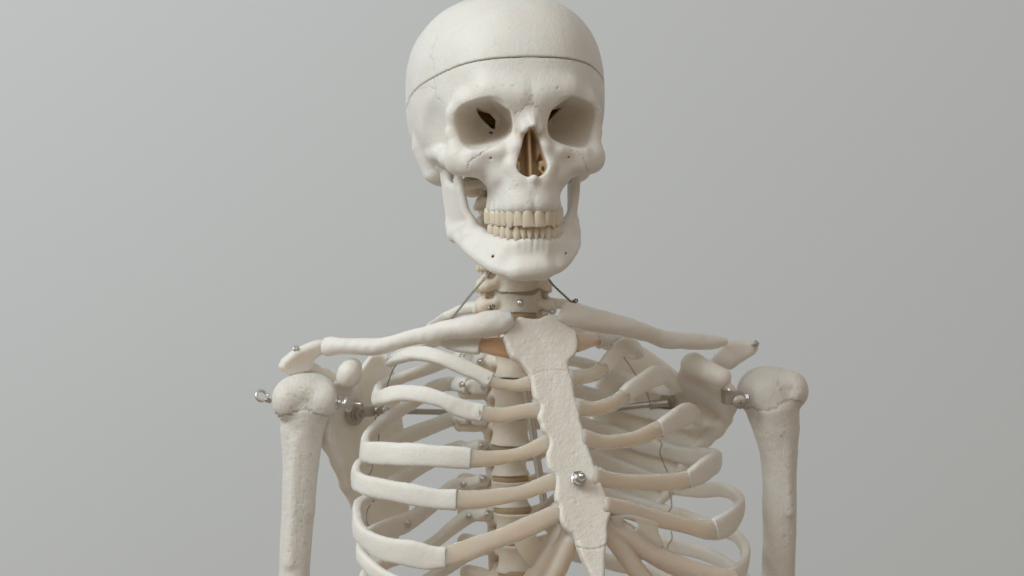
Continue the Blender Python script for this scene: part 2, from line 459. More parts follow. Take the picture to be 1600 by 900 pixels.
# orbital fissures, small holes
def fissure(U, V, W):
    d = poly2(U+0*W, W+0*U, [(33.0, 33.6), (20.5, 30.0), (16.0, 25.0), (17.0, 18.0), (20.0, 19.8)])
    return np.maximum(d, np.abs(V-39)-17)
sk.sub((fissure, (12, 21, 16), (35, 57, 36)), 0.4)
sk.sub(cap((19.3, 60, 14.5), (20.5, 34, 15.5), 1.3), 0.3)
sk.sub(cap((29, 92, -9), (28.5, 80, -6), 0.9), 0.6)                # infraorbital foramen
sk.sub(cap((38, 66, -4), (27, 52, 4), 1.6), 1.0)
sk.cut(cutplane(0.08), 0.25)
print('skull grid', sk.F.shape)
V, Q = sk.mesh(); V = wob(V, 0.16, 5, (0.05, 0.2)); N = vnormals(V, Q)
D = np.zeros(len(V))
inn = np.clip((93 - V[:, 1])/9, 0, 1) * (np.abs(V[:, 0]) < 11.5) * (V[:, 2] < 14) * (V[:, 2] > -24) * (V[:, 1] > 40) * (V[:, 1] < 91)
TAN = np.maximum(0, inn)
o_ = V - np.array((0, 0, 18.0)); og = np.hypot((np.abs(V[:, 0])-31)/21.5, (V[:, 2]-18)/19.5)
TAN = np.maximum(TAN, 0.35*np.clip((74-V[:, 1])/14, 0, 1)*(og < 1)*(V[:, 1] > 34))                                        # eye sockets turn tan with depth; unpainted resin inside the nose
D = np.maximum(D, 0.35*(V[:, 2] - (CUT0 + (V[:, 1]-92)*CUTS) > -0.75))
W = SW(V); NW = N @ SKR
for k, (pts, wp, dp, am) in enumerate([
    ([(768, 226), (757, 236), (745, 245), (733, 254), (731, 263)], 1.0, 0.6, 0.75),
    ([(889, 236), (904, 239), (913, 250), (919, 268)], 0.8, 0.4, 0.5),
    ([(804, 178), (815, 172), (824, 164), (834, 164), (842, 170), (847, 178)], 0.8, 0.4, 0.6),
    ([(832, 165), (829, 176), (831, 190), (835, 199)], 0.7, 0.3, 0.18),
    ([(706, 179), (716, 181)], 0.8, 0.3, 0.5), ([(930, 170), (942, 173)], 0.8, 0.3, 0.4),
    ([(829, 150), (831, 158), (832, 164)], 0.7, 0.4, 0.3),
    ([(677, 118), (679, 135), (681, 150), (692, 162)], 0.9, 0.5, 0.3),
    ([(640, 152), (652, 142), (668, 136), (681, 139)], 0.9, 0.4, 0.3),
    ([(720, 188), (718, 204), (722, 214)], 0.7, 0.3, 0.2),
    ([(829, 284), (831, 300), (830, 320)], 0.7, 0.3, 0.2)]):
    crack(W, NW, D, pts, wp*.85, dp, am*.8, 60, 1.0, k)
rp = np.random.RandomState(3)
for (x, y) in [(772, 138), (787, 134), (801, 134), (823, 147), (833, 150), (849, 141), (872, 136), (870, 138), (748, 235), (714, 241), (803, 283), (808, 290), (797, 297), (825, 316), (833, 318), (745, 136)]:
    crack(W, NW, D, [(x-.5, y), (x+.5, y+.6)], 1.0, 0.6, 0.55, 30, 0, x)

SKEL_LABEL = 'life-size ivory plastic human skeleton model bolted and wired together before a grey wall'
ROOT = bpy.data.objects.new('skeleton_model', None); C.objects.link(ROOT)
ROOT.location = (0, 0.04, -0.42); ROOT['label'] = SKEL_LABEL; ROOT['category'] = 'skeleton model'
ROOT.empty_display_size = 0.1
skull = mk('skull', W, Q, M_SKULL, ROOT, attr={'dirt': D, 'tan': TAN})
# the lift-off cap
cp = vault_vol(1.0); 
ca = Vol((0, -95, -25), (78, 100, 126), 1.0, True)
for i, p in enumerate(vault(5.5)): ca.u(p, 22 if i else 0)
cp.F[:] = np.maximum(cp.F, -ca.F)
cp.cut(lambda U, V, W: -(W - (CUT0 + 0.0 + 0.34*np.clip((V-20)/60, 0, 1) + (V-92)*CUTS))*0.983 + 0*U, 0.5)
V, Q = cp.mesh(); V[:, 1] += 0.6*np.clip(V[:, 1]/90, 0, 1); V = wob(V, 0.16, 5, (0.05, 0.2)); N = vnormals(V, Q)
W = SW(V); NW = N @ SKR; D = 0.3*(V[:, 2] - (CUT0 + (V[:, 1]-92)*CUTS) < 0.9)
crack(W, NW, D, [(683, 58), (676, 74), (673, 84), (677, 98), (677, 110)], 0.8, 0.4, 0.28, 60, 1.2, 4)
for (x, y) in [(805, 35), (797, 44), (928, 67), (775, 67)]: crack(W, NW, D, [(x-.4, y), (x+.4, y+.4)], 0.9, 0.3, 0.5, 60, 0, x)
mk('skull_cap', W, Q, M_SKULL, skull, attr={'dirt': D})

# ---------------------------------------------------------------- lower jaw
jw = Vol((0, -10, -104), (64, 102, 2), 0.8, True)
low = [(0, 85.5, -88), (11, 84, -88), (21.5, 78, -86), (30, 67, -80), (37, 51, -72), (41.5, 33, -63.5), (45, 15, -56)]
upp = [(0, 83, -70.5), (12, 80.0, -70.5), (20.5, 71, -69.5), (26, 58, -66), (29.5, 46, -62.5), (34, 40, -57), (37, 38, -52)]
lo_ = catmull(low, 26); up_ = catmull(upp, 26)
for a, b in zip(lo_, up_): jw.u(cap(a, b, 5.0, 5.0), 3)
jw.u(ell((0, 87, -87), (11, 6, 7)), 8); jw.u(ell((10, 84.5, -88.5), (5, 5, 5)), 6)
jw.sub(ell((0, 98.5, -76), (16, 7, 4)), 8)
jw.sub(ell((21, 94, -78), (6, 8, 5)), 8)
pb = catmull([(45, 13, -56), (46.5, 7, -44), (48, 3, -25), (49, 2, -6)], 16)
ab = catmull([(36, 41, -59), (36.5, 40, -50), (40.5, 38, -42), (43, 37, -28), (45, 36.5, -14)], 16)
for i, (a, b) in enumerate(zip(pb, ab)):
    if i < 12: jw.u(cap(a, b, 3.6, 3.0), 2.5)
    else: jw.u(cap(a, a+(b-a)*0.12, 4.2, 3.2), 2.5); jw.u(cap(b+(a-b)*0.16*(15.5-i)/3, b, 2.6), 2.5)
jw.u(cap((44, 3, -5), (53, 2, -5), 4.4), 3)
jw.u(cap((45, 14, -59), (46.5, 8, -50), 4.8, 4.2), 4)
jw.u(cap((40, 40, -60), (30, 46, -60), 4.2), 4)
for i, (u, v, n, wd) in enumerate(tooth_spots(LW, False)):
    r = [1.8, 1.9, 2.7, 2.2, 2.2, 2.4, 2.3][i]
    jw.u(cap((u-n[0]*5.0, v-n[1]*5.0, -79), (u-n[0]*3.6, v-n[1]*3.6, [-67, -67, -69, -67.5, -66.5, -64.5, -62.5][i]), r*.7, r), 2.5)
jw.sub(cap((28.0, 82, -77), (25.5, 70, -77.6), 1.15), 0.8)
V, Q = jw.mesh(); V = wob(V, 0.2, 9, (0.06, 0.2)); V[:, 0] -= 2.2*np.clip((-68-V[:, 2])/24, 0, 1); V[:, 2] += 0.045*np.clip(V[:, 0]-8, 0, 40)*np.clip((-66-V[:, 2])/14, 0, 1)*1.6; N = vnormals(V, Q); W = SW(V); D = np.zeros(len(V))
D = np.maximum(D, 0.0*D)
jaw = mk('lower_jaw', W, Q, M_SKULL, ROOT, attr={'dirt': D})

# ---------------------------------------------------------------- teeth, one mesh each
def tooth(u, v, n, wd, z_gum, z_edge, depth, kind, seed, parent):
    r = np.random.RandomState(seed); up_ = z_edge < z_gum
    t = np.cross(n, (0, 0, 1.0)); rows = 13; m = 18; V = []
    h = z_edge - z_gum; c0 = np.array((u, v, 0)) - n*depth
    for i in range(rows):
        s = i/(rows-1)
        if kind == 'inc': wf = 0.62+0.38*math.sin(min(s*1.25, 1)*math.pi/2); df = 1.0-0.72*s**1.3
        elif kind == 'can': wf = (0.66+0.34*math.sin(min(s*1.7, 1)*math.pi/2))*(1-0.55*max(0, s-0.7)/0.3); df = 1.0-0.55*s**1.6
        elif kind == 'pre': wf = 0.72+0.28*math.sin(min(s*1.6, 1)*math.pi/2)-0.22*max(0, s-.7)/.3; df = 1.0-0.22*s
        else: wf = 0.80+0.20*math.sin(min(s*1.6, 1)*math.pi/2)-0.12*max(0, s-.75)/.25; df = 1.0-0.15*s
        edge = math.sqrt(max(0, 1-max(0, (s-0.86)/0.14)**2))*0.75+0.25
        bulge = 0.7*math.sin(math.pi*min(1, s*1.05))
        gum = max(0.0, 1-s/0.34); gumw = 1-(0.5 if up_ else 0.62)*gum*gum
        a = wd*0.5*0.985*wf*gumw; b = depth*(df*edge if s > .8 else df)*(1-0.2*gum)
        th = np.arange(m)*2*np.pi/m
        ct, st = np.cos(th), np.sin(th); e = 2.0
        x = np.sign(ct)*np.abs(ct)**(2/e)*a; y = np.sign(st)*np.abs(st)**(2/e)*b
        shift = n*((depth-b)*0.72 + bulge*0.5)
        zz = z_gum + h*s - (0 if kind != 'inc' else 0.25*h/abs(h)*((x/(wd/2))**2)*max(0, s-.8)/.2)
        V.append(c0 + shift + x[:, None]*t + y[:, None]*n + np.outer(np.zeros(m)+zz, (0, 0, 1)))
    tip = V[-1].mean(0) + np.array((0, 0, 0.35 if h > 0 else -0.35)); 
    V = np.concatenate(V + [V[0].mean(0)[None] - np.array((0, 0, 0.8*np.sign(h))), tip[None]])
    ang = r.normal()*0.035; cc = V.mean(0); R = np.array(Matrix.Rotation(ang, 3, Vector(n))); V = (V-cc) @ R.T + cc + n*r.normal()*0.2
    k = rows*m
    F = [(i*m+j, i*m+(j+1) % m, (i+1)*m+(j+1) % m, (i+1)*m+j) for i in range(rows-1) for j in range(m)]
    F += [(k, (j+1) % m, j) for j in range(m)] + [(k+1, (rows-1)*m+j, (rows-1)*m+(j+1) % m) for j in range(m)]
    if h < 0: F = [f[::-1] for f in F]
    F = [f[::-1] for f in F]
    return mk('tooth', SW(V), F, M_TOOTH, parent)
KIND = ['inc', 'inc', 'can', 'pre', 'pre', 'mol', 'mol']
UG = [-44.6, -45.6, -43.6, -44.2, -44.0, -43.6, -42.6]; UE = [-57.6, -56.4, -57.4, -55.6, -55.0, -54.0, -52.6]
LG = [-64.8, -64.8, -66.6, -65.2, -64.2, -62.6, -60.6]; LE = [-55.0, -55.0, -54.8, -55.6, -55.4, -54.2, -53.0]
for sg in (-1, 1):
    for i, (u, v, n, wd) in enumerate(tooth_spots(UW, True)):
        nn = np.array((n[0]*sg, n[1], 0)); tooth(u*sg, v-0.6, nn, wd, UG[i]+1.6, UE[i], [3.4, 3.1, 3.8, 4.4, 4.4, 5, 5][i], KIND[i], 40+i+10*sg, skull)
    for i, (u, v, n, wd) in enumerate(tooth_spots(LW, False)):
        nn = np.array((n[0]*sg, n[1], 0)); tooth(u*sg, v-1.0, nn, wd, LG[i]-1.0, LE[i], [2.9, 2.9, 3.5, 4.0, 4.0, 4.8, 4.8][i], KIND[i], 80+i+10*sg, jaw)
# ================================================================ torso
TY = math.radians(11)                       # the chest faces a little to the right of the camera
M_CART, _nt, _b = mat('cartilage_silicone')
_L = _nt.links.new
_g = nd(_nt, 'ShaderNodeNewGeometry'); _n = nd(_nt, 'ShaderNodeTexNoise', Scale=40, Detail=4); _L(_g.outputs['Position'], _n.inputs['Vector'])
_m = nd(_nt, 'ShaderNodeMix', _data_type='RGBA'); _m.inputs['A'].default_value = (0.90, 0.81, 0.715, 1); _m.inputs['B'].default_value = (0.865, 0.76, 0.65, 1)
_L(_n.outputs['Fac'], _m.inputs['Factor']); _L(_m.outputs['Result'], _b.inputs['Base Color'])
_b.inputs['Roughness'].default_value = 0.42; _b.inputs['Subsurface Weight'].default_value = 1.0
_b.inputs['Subsurface Radius'].default_value = (1.0, 0.70, 0.45); _b.inputs['Subsurface Scale'].default_value = 0.009
_b.inputs['Transmission Weight'].default_value = 0.42; _b.inputs['IOR'].default_value = 1.25
_n2 = nd(_nt, 'ShaderNodeTexNoise', Scale=900, Detail=3); _L(_g.outputs['Position'], _n2.inputs['Vector'])
_bp = nd(_nt, 'ShaderNodeBump', Strength=0.18, Distance=0.0006); _L(_n2.outputs['Fac'], _bp.inputs['Height']); _L(_bp.outputs[0], _b.inputs['Normal'])

M_CART_A = M_CART.copy(); M_CART_A.name = 'amber_silicone'
for _q in M_CART_A.node_tree.nodes:
    if _q.bl_idname == 'ShaderNodeMix': _q.inputs['A'].default_value = (0.88, 0.66, 0.46, 1); _q.inputs['B'].default_value = (0.84, 0.58, 0.37, 1)
def plane(px0, py0, y0, a, b):
    """a plane whose depth at photo pixel (px, py) is y0 + a (px-px0) + b (py-py0)"""
    def at(px, py): return P(px, py, y0 + a*(px-px0) + b*(py-py0))
    O = at(px0, py0); e1 = norm(at(px0+40, py0)-O); t = at(px0, py0+40)-O; n = norm(np.cross(t, e1)); e2 = np.cross(e1, n)
    if n[1] > 0: n = -n
    e2 = norm(np.cross(n, e1))
    return O, np.stack([e1, e2, n], 1), at
def slab(pl, pts, th, r, bend=None, thick=None):
    O, R, at = pl
    q = np.array([(at(*p)-O) @ R for p in pts])[:, :2]
    def fn(X, Y, Z):
        x, y, z = X-O[0], Y-O[1], Z-O[2]
        U, Vv, N = (R[0][i]*x + R[1][i]*y + R[2][i]*z for i in range(3))
        if bend is not None: N = N - bend(U, Vv)
        d2 = poly2(U, Vv, q); t = th if thick is None else thick(U, Vv)
        a, b = d2 + r, np.abs(N) - t + r
        return np.sqrt(np.maximum(a, 0)**2 + np.maximum(b, 0)**2) + np.minimum(np.maximum(a, b), 0) - r
    W = np.array([at(*p) for p in pts]); lo, hi = W.min(0), W.max(0); return fn, lo-th-12, hi+th+12
def volmesh(prims, h, margin=4):
    """prims = [(prim, k, mode)]"""
    lo = np.min([p[0][1] for p in prims if p[2] == 'u'], axis=0) - margin; hi = np.max([p[0][2] for p in prims if p[2] == 'u'], axis=0) + margin
    v = Vol(lo, hi, h)
    for p, k, m in prims: v.op(p, k, m)
    return v.mesh()
def U_(p, k=3): return (p, k, 'u')
def S_(p, k=1): return (p, k, 's')
def capx(a, b, ra, rb=None): return cap(P(*a), P(*b), ra, rb)

# ---------------------------------------------------------------- breastbone
def ystern(px, py): return -15 - 0.13*(py-500)
def dense(pts, n, jit=0, seed=0):
    p = np.array(pts + [pts[0]], float); q = catmull(np.c_[p, np.zeros(len(p))], n)[:-1, :2]
    return q + np.random.RandomState(seed).normal(size=q.shape)*jit
ST = [(804.9, 500), (809.7, 496.6), (819.5, 499), (839, 499), (848.8, 495), (858.6, 492.7), (870.8, 495), (880.6, 503), (892.8, 513), (900, 518), (902.6, 529), (902, 543.5), (897.7, 555.8), (889, 564), (886.7, 570), (888.4, 580), (894, 595), (896.5, 612), (897.7, 623), (900.7, 629), (906, 646), (906, 656), (910, 669), (911, 677), (916, 692), (920, 706), (926.7, 726.6), (933, 744), (941.7, 767), (946, 778.6), (952.7, 800), (947.5, 819), (947.5, 842), (945, 855), (944, 877), (943, 900), (940, 922), (930, 924), (923, 906), (919, 895.5), (910, 877), (901, 855), (895.5, 839), (881, 825), (873.8, 810), (873, 790), (866.6, 778.6), (868, 753), (866.6, 744), (855.6, 732), (853.6, 712), (858.5, 695), (856.5, 683), (846.4, 673), (845, 663), (840, 653.5), (844, 641), (842.7, 631.5), (836.6, 625), (833, 617), (830.5, 602), (826.9, 587.5), (820.7, 577.8), (812, 568), (797.5, 559.4), (789, 541), (783.6, 530), (785, 526), (801, 509)]
spl = plane(870, 620, ystern(870, 620), 0.09, -0.13)
prims = [U_(slab(spl, dense(ST, 190, 0.15, 2), 5.0, 2.6, bend=lambda U, V: 0.0016*U*U - 0.9*np.exp(-((V+0)/60)**2)), 0)]
V, Q = volmesh(prims, 0.75); V = wob(V, 0.3, 3, (0.15, 0.4)); N = vnormals(V, Q); D = np.zeros(len(V))
crack(V, N, D, [(829, 589), (842, 582), (858, 578.5), (875, 578), (889, 581)], 0.75, 0.5, 0.18, 60, 0.5, 1)
crack(V, N, D, [(901, 855), (912, 857), (924, 858), (936, 856), (946, 852)], 0.9, 0.9, 0.4, 60, 0.6, 2)
rp = np.random.RandomState(5)
for _ in range(18):
    x, y = rp.uniform(835, 940), rp.uniform(510, 850); crack(V, N, D, [(x, y), (x+rp.normal()*3, y+rp.normal()*4)], 1.3, 0.45, 0.10, 60, 0.4, _)
stern = mk('sternum', V, Q, M_ROUGH, ROOT, attr={'dirt': D})
def acorn(px, py, y, rpx, d, parent, mt=M_CHROME):
    p = P(px, py, y); r = rpx*PXMM(y); d = norm(d)
    V, F = lathe([(0, r*1.15), (r*0.25, r*1.15), (r*0.3, r*.98), (r*0.95, r*.95), (r*1.15, r*.62), (r*1.5, r*.62), (r*1.75, r*.5), (r*1.95, r*.28), (r*2.0, 0.02)], p, d, 24)
    return mk('cap_nut', V, F, mt, parent)
acorn(902.5, 749, ystern(0, 751)-4.2, 11, (0.45, -1, 0.42), stern)

# ---------------------------------------------------------------- ribs
def lat(side, ext_px, py, y_s, yback=104):
    """half ellipse of the chest at one rib: returns depth(px, front?)"""
    cy = (y_s + yback)/2; b = (yback - y_s)/2
    cx = P(0.5*(800 + 870 + 0.25*(py-620)), py, cy)[0]
    yl = cy; xe = P(ext_px, py, yl)[0]; a = abs(xe-cx)*1.003
    def Y(px, front):
        y = cy
        for _ in range(5):
            x = P(px, py, y)[0]; t = min(1.0, abs((x-cx)/a)) if (x-cx)*side > 0 else 0.0
            y = cy + (-1 if front else 1)*b*math.sqrt(max(0, 1-t**2.2)) + math.tan(TY)*(x-cx)
        return y
    return Y, np.array([cx, cy])
def rib(side, front, ext, back, cart, tz=0.12, th=3.3, seed=0, screws=(), cart_th=4.0):
    ys = ystern(0, front[0][1])
    Y, cc = lat(side, ext[0], ext[1], ys)
    pts = []
    for (px, py, hw) in front: y = Y(px, True); pts.append((*P(px, py, y), hw*PXMM(y)))
    y = 0.5*(Y(ext[0], True)+Y(ext[0], False)); pts.append((*P(ext[0], ext[1], y), ext[2]*PXMM(y)))
    nb = len(back)
    for i, bk in enumerate(back):
        px, py, hw = bk[:3]; y = bk[3] if len(bk) > 3 else Y(px, False)
        pts.append((*P(px, py, y), hw*PXMM(y)))
    c = catmull(pts, 110); path = c[:, :3]; hb = c[:, 3]
    r = np.random.RandomState(seed); s = np.linspace(0, 1, 110)
    hb = hb*math.sqrt(1+tz*tz)*1.03*(1+0.035*np.sin(s*23+seed)+0.03*np.sin(s*51+2*seed)); hn = th*(1+0.25*s)*(1+0.05*np.sin(s*37+seed*1.7))
    hn[:8] *= np.linspace(1.12, 1, 8)
    n = np.c_[path[:, :2]-cc, np.zeros(110)]; n /= np.linalg.norm(n, axis=1)[:, None]; n[:, 2] = tz
    V, F = sweep(path, n, hb, hn, 26, 3.1, (0.02, 0.8), 0.25, seed); V = wob(V, 0.16, seed+90, (0.5, 1.1))
    o = mk('rib', V, F, M_BONE, ROOT, sharp=60)
    if cart:
        e = path[0]; q = [(*(e + (path[3]-path[0])*0.4), front[0][2]*PXMM(e[1])*0.985)]
        y_e = e[1]; y_0 = ystern(0, cart[-1][1])+1.5; x0 = cart[-1][0]
        for (px, py, hw) in cart:
            t = (px-x0)/(front[0][0]-x0); y = y_0+(y_e-y_0)*t; q.append((*P(px, py, y), hw*PXMM(y)))
        c = catmull(q, 46); p2 = c[:, :3]
        n2 = np.tile(norm((math.sin(TY), -1, 0.12)), (46, 1)); n2 = n2*np.linspace(0, 1, 46)[:, None] + n[0]*np.linspace(1, 0, 46)[:, None]
        V, F = sweep(p2, n2, c[:, 3], np.linspace(th*1.08, cart_th, 46), 20, 2.3, (0.05, 0.7), 0.25, seed+50)
        mk('costal_cartilage', V, F, M_CART_A if tz > .8 else M_CART, o, label='short orange-tinted rib cartilage' if tz > .8 else None)
    for sp in screws:
        px, py = sp[:2]
        d = np.hypot(*(np.stack(to_px(path[50:]), 1) - (px, py)).T); i = 50+int(d.argmin()); screw(px, py, path[i][1]-hn[i]-0.6, o, *sp[2:])
    return o
def screw(px, py, y, parent, r=4.6, d=(0.3, -1, 0.1)):
    R = r*PXMM(y); p = P(px, py, y)
    V, F = lathe([(-2, R*1.25), (0.2, R*1.25), (0.5, R*0.7), (2.6, R*0.7), (3.0, R*0.45), (5.0, R*0.40), (5.2, 0.05)], p, norm(d), 14)
    return mk('screw', V, F, M_STEEL, parent)
LR = [
 dict(front=[(751, 539, 12), (720, 537, 11), (695, 530, 9)], ext=(668, 519, 7), back=[(692, 500, 7), (718, 485, 9.5, 58), (742, 480, 10, 52), (765, 481, 9, 48)], cart=[(770, 541, 15), (796, 543, 18)], tz=0.9),
 dict(front=[(766, 594, 9.8), (745, 583, 10), (723, 573, 10), (700, 563, 10.5), (682, 557, 10.5), (655, 552.5, 10), (630, 557, 8)], ext=(609, 567, 5), back=[(626, 553, 5.5), (655, 541, 7), (690, 530, 8), (725, 521, 8, 82), (757, 517, 9, 72)], cart=[(780, 600, 9.2), (792, 602, 9), (808, 603, 10), (831, 598, 12)], tz=0.55),
 dict(front=[(753, 646, 13), (723, 638.7, 13), (691, 625, 12.5), (657, 616, 12), (630, 614.5, 12), (603, 618.7, 12)], ext=(590, 622, 11), back=[(592, 607, 8), (611, 597, 8), (650, 583, 8), (686, 570, 8), (723, 558, 10, 79), (751, 564, 11, 66)], cart=[(770, 648, 12.3), (788, 648, 11.8), (814, 644, 12), (841, 640, 13)], tz=0.3, screws=[(723, 557), (751, 565)]),
 dict(front=[(735, 717, 16), (705, 714, 17), (682, 713, 17.5), (650, 710.5, 17), (620, 709.5, 17.5), (590, 708, 17), (573, 706, 17)], ext=(570, 704, 17), back=[(574, 684, 12), (600, 658, 10), (640, 632, 10), (680, 605, 11), (704, 600, 11), (735, 603, 12, 67), (757, 604, 12, 66)], cart=[(757, 717, 13), (780, 715, 11.7), (806, 711, 10.8), (828, 704, 11.5), (856, 691, 13)], tz=0.1, screws=[(723, 601), (757, 604)]),
 dict(front=[(713, 781, 16), (682, 779.5, 16.5), (650, 774, 16), (615, 767.5, 15.5), (578, 760, 15.5), (562, 754, 15.5)], ext=(557, 749, 14), back=[(558, 732, 10), (580, 715, 10), (620, 690, 12), (650, 676, 12), (679, 665, 12), (708, 654, 11), (735, 650, 12, 67), (757, 652, 12, 66)], cart=[(732, 781, 15), (748, 780, 14), (780, 776, 13), (814, 770, 11.7), (838, 762, 12), (867, 751, 14)], screws=[(719, 656), (752, 650)]),
 dict(front=[(697, 871, 17.5), (670, 871, 18.5), (636, 864, 19.5), (600, 857, 18), (575, 844, 16.5), (561, 830, 15)], ext=(558, 810, 12), back=[(560, 790, 9), (580, 777, 9), (607, 760, 11), (640, 740, 12), (690, 710, 12), (720, 700, 12, 79), (751, 697, 14, 66)], cart=[(722, 862, 16.5), (751, 851, 15.5), (780, 841, 15), (809, 830, 16), (838, 817, 15.5), (872, 801, 14)], tz=0.05, screws=[(751, 696)]),
 dict(front=[(670, 935, 18), (630, 920, 17), (600, 905, 14.5), (580, 887, 12.5), (566, 870, 10.5)], ext=(564, 853, 9), back=[(570, 839, 11), (600, 828, 15), (636, 816, 15), (665, 796, 14), (700, 767, 12), (725, 757, 12, 79), (755, 750, 13, 67)], cart=[], tz=0.05, screws=[(636, 818, 6.2), (725, 756), (754, 748)]),
 dict(front=[(650, 1000, 17), (610, 975, 15)], ext=(571, 915, 10), back=[(578, 893, 10), (620, 872, 10), (650, 865, 9), (679, 847, 9), (705, 826, 10), (735, 806, 12, 79), (762, 803, 13, 67)], cart=[], screws=[(733, 806), (761, 803)]),
 dict(front=[(650, 1070, 16), (610, 1040, 15)], ext=(575, 985, 11), back=[(590, 955, 11), (640, 925, 11), (700, 885, 11), (738, 862, 12, 79), (765, 858, 12, 67)], cart=[], screws=[(737, 861)]),
 dict(front=[(650, 1130, 15), (610, 1100, 14)], ext=(580, 1050, 11), back=[(600, 1010, 11), (650, 980, 11), (705, 940, 11), (742, 916, 12, 79), (768, 912, 12, 68)], cart=[]),
]
RR = [
 dict(front=[(930, 531, 11), (945, 527, 10)], ext=(969, 516, 8), back=[(950, 502, 7), (915, 488, 7, 62), (885, 476, 7.5, 58), (855, 474, 8, 50)], cart=[(921, 531, 12), (899, 535, 16)], tz=0.9),
 dict(front=[(942, 577, 11.5), (958, 558, 12.5), (970, 545, 13.5), (985, 540, 12.5)], ext=(998, 548, 11), back=[(985, 551, 9), (950, 538, 9), (915, 525, 9), (880, 516, 9, 84), (852, 515, 9, 74)], cart=[(930, 584, 11.5), (915, 588, 11.5), (891, 590, 14)], tz=0.35),
 dict(front=[(975, 619, 12.5), (987, 609, 14), (1004, 598, 15.5), (1022, 588, 15), (1040, 588, 13.5)], ext=(1050, 602, 13), back=[(1035, 606, 11), (1000, 598, 10), (960, 585, 9), (925, 572, 8), (890, 563, 8, 92), (852, 560, 10, 66)], cart=[(962, 628, 12), (948, 634, 12), (925, 639, 12), (901, 637, 15)], tz=0.15),
 dict(front=[(1030, 671, 14.5), (1045, 662, 16.5), (1062, 652, 17.5), (1078, 646, 16)], ext=(1090, 654, 14), back=[(1075, 660, 11), (1040, 650, 11), (1000, 640, 11), (950, 625, 11), (900, 610, 11, 94), (852, 603, 11, 66)], cart=[(1008, 680, 13), (981, 688, 11.5), (945, 691, 12), (912, 686, 16)]),
 dict(front=[(1074, 750, 15), (1092, 740, 17), (1110, 727, 17.5)], ext=(1121, 719, 14), back=[(1115, 711, 10), (1095, 712, 12), (1073, 712, 13), (1035, 702, 13), (990, 689, 13), (940, 672, 12), (890, 656, 11, 96), (852, 652, 11, 66)], cart=[(1058, 753, 14.5), (1040, 754, 14), (1000, 754, 12.7), (960, 751, 13), (930, 745, 16)]),
 dict(front=[(1115, 828, 17), (1132, 821, 18), (1148, 808, 18)], ext=(1157, 789, 14), back=[(1147, 773, 9.5), (1125, 765, 11), (1090, 766, 11.5), (1050, 760, 12), (1000, 743, 12), (950, 722, 12), (900, 704, 11, 96), (852, 697, 11, 66)], cart=[(1098, 827, 15.5), (1060, 818, 13), (1020, 809, 14.5), (980, 797, 14), (948, 789, 13)]),
 dict(front=[(1140, 907, 16), (1158, 893, 16)], ext=(1165, 866, 13), back=[(1155, 842, 9.5), (1130, 829, 9.5), (1096, 816, 10), (1060, 804, 10), (1010, 792, 11), (960, 775, 11), (900, 757, 11, 96), (854, 750, 11, 67)], cart=[]),
 dict(front=[(1120, 985, 15), (1150, 970, 16)], ext=(1173, 930, 13), back=[(1160, 900, 10), (1130, 879, 10), (1096, 863, 11), (1040, 850, 11), (980, 834, 11), (920, 817, 11, 97), (856, 804, 11, 67)], cart=[]),
 dict(front=[(1120, 1060, 15), (1150, 1045, 15)], ext=(1175, 1000, 12), back=[(1150, 955, 11), (1100, 925, 11), (1030, 900, 11), (960, 880, 11, 100), (860, 858, 11, 67)], cart=[]),
 dict(front=[(1110, 1130, 15), (1140, 1115, 15)], ext=(1171, 1070, 12), back=[(1140, 1020, 11), (1080, 985, 11), (1000, 955, 11), (940, 935, 11, 100), (862, 912, 11, 68)], cart=[]),
]
for i, d in enumerate(LR): r_ = rib(-1, seed=i, **d); LR[i]['o'] = r_
for i, d in enumerate(RR): r_ = rib(1, seed=20+i, **d); RR[i]['o'] = r_
# the broad lower cartilages that join below the breastbone, with a web between them
def strips(chains, parent, y0, a):
    allp = [np.array(ch, float) for ch in chains]
    lo = np.min([P(x, y, y0) for ch in allp for x, y, r in ch], axis=0) - 45; hi = np.max([P(x, y, y0) for ch in allp for x, y, r in ch], axis=0) + 45
    tot = None
    for ch in allp:
        v = Vol(lo, hi, 0.9); c = catmull(ch, 16)
        for p, q in zip(c[:-1], c[1:]): v.u(capx((p[0], p[1], y0+a*abs(p[0]-905)), (q[0], q[1], y0+a*abs(q[0]-905)), p[2], q[2]), 0.5)
        if tot is None: tot = v
        else:
            A, B, k = tot.F, v.F, 3.0; h = np.maximum(k-np.abs(A-B), 0)/k; tot.F = np.minimum(A, B) - h*h*k*.25
    V, Q = tot.mesh(); V = wob(V, 0.3, 7, (0.08, 0.2)); return mk('costal_cartilage', V, Q, M_CART, parent)
strips([[(879, 826, 6.5), (862, 856, 7.5), (845, 888, 8), (822, 925, 8.5), (780, 962, 8.5), (720, 975, 8.5), (672, 942, 8.5)],
        [(892, 846, 5.5), (878, 876, 6.5), (864, 905, 7), (846, 945, 7.5), (800, 1000, 7.5), (730, 1020, 7.5), (655, 1002, 7.5)]], LR[6]['o'], ystern(0, 830)+4, 0.20)
strips([[(955, 817, 6.5), (985, 838, 7.5), (1020, 864, 8), (1060, 885, 8), (1100, 898, 8), (1142, 906, 7.5)],
        [(950, 834, 5.5), (975, 866, 6.5), (1000, 898, 7), (1030, 935, 7.5), (1075, 970, 7.5), (1120, 984, 7.5)]], RR[6]['o'], ystern(0, 820)+4, 0.16)
def web(pl, poly, holes, parent):
    pr = [U_(slab(pl, dense(poly, 60), 1.7, 1.5), 0)] + [S_(capx((x, y, 60), (x, y, -160), r), 0.8) for x, y, r in holes]
    V, Q = volmesh(pr, 0.8, 3); return mk('cartilage_web', V, Q, M_CART, parent)
web(plane(870, 830, ystern(0, 830)+5, -0.20, 0), [(800, 842), (838, 826), (868, 812), (878, 830), (858, 866), (836, 890), (822, 880), (812, 866)], [(847, 837, 4.2)], LR[5]['o'])
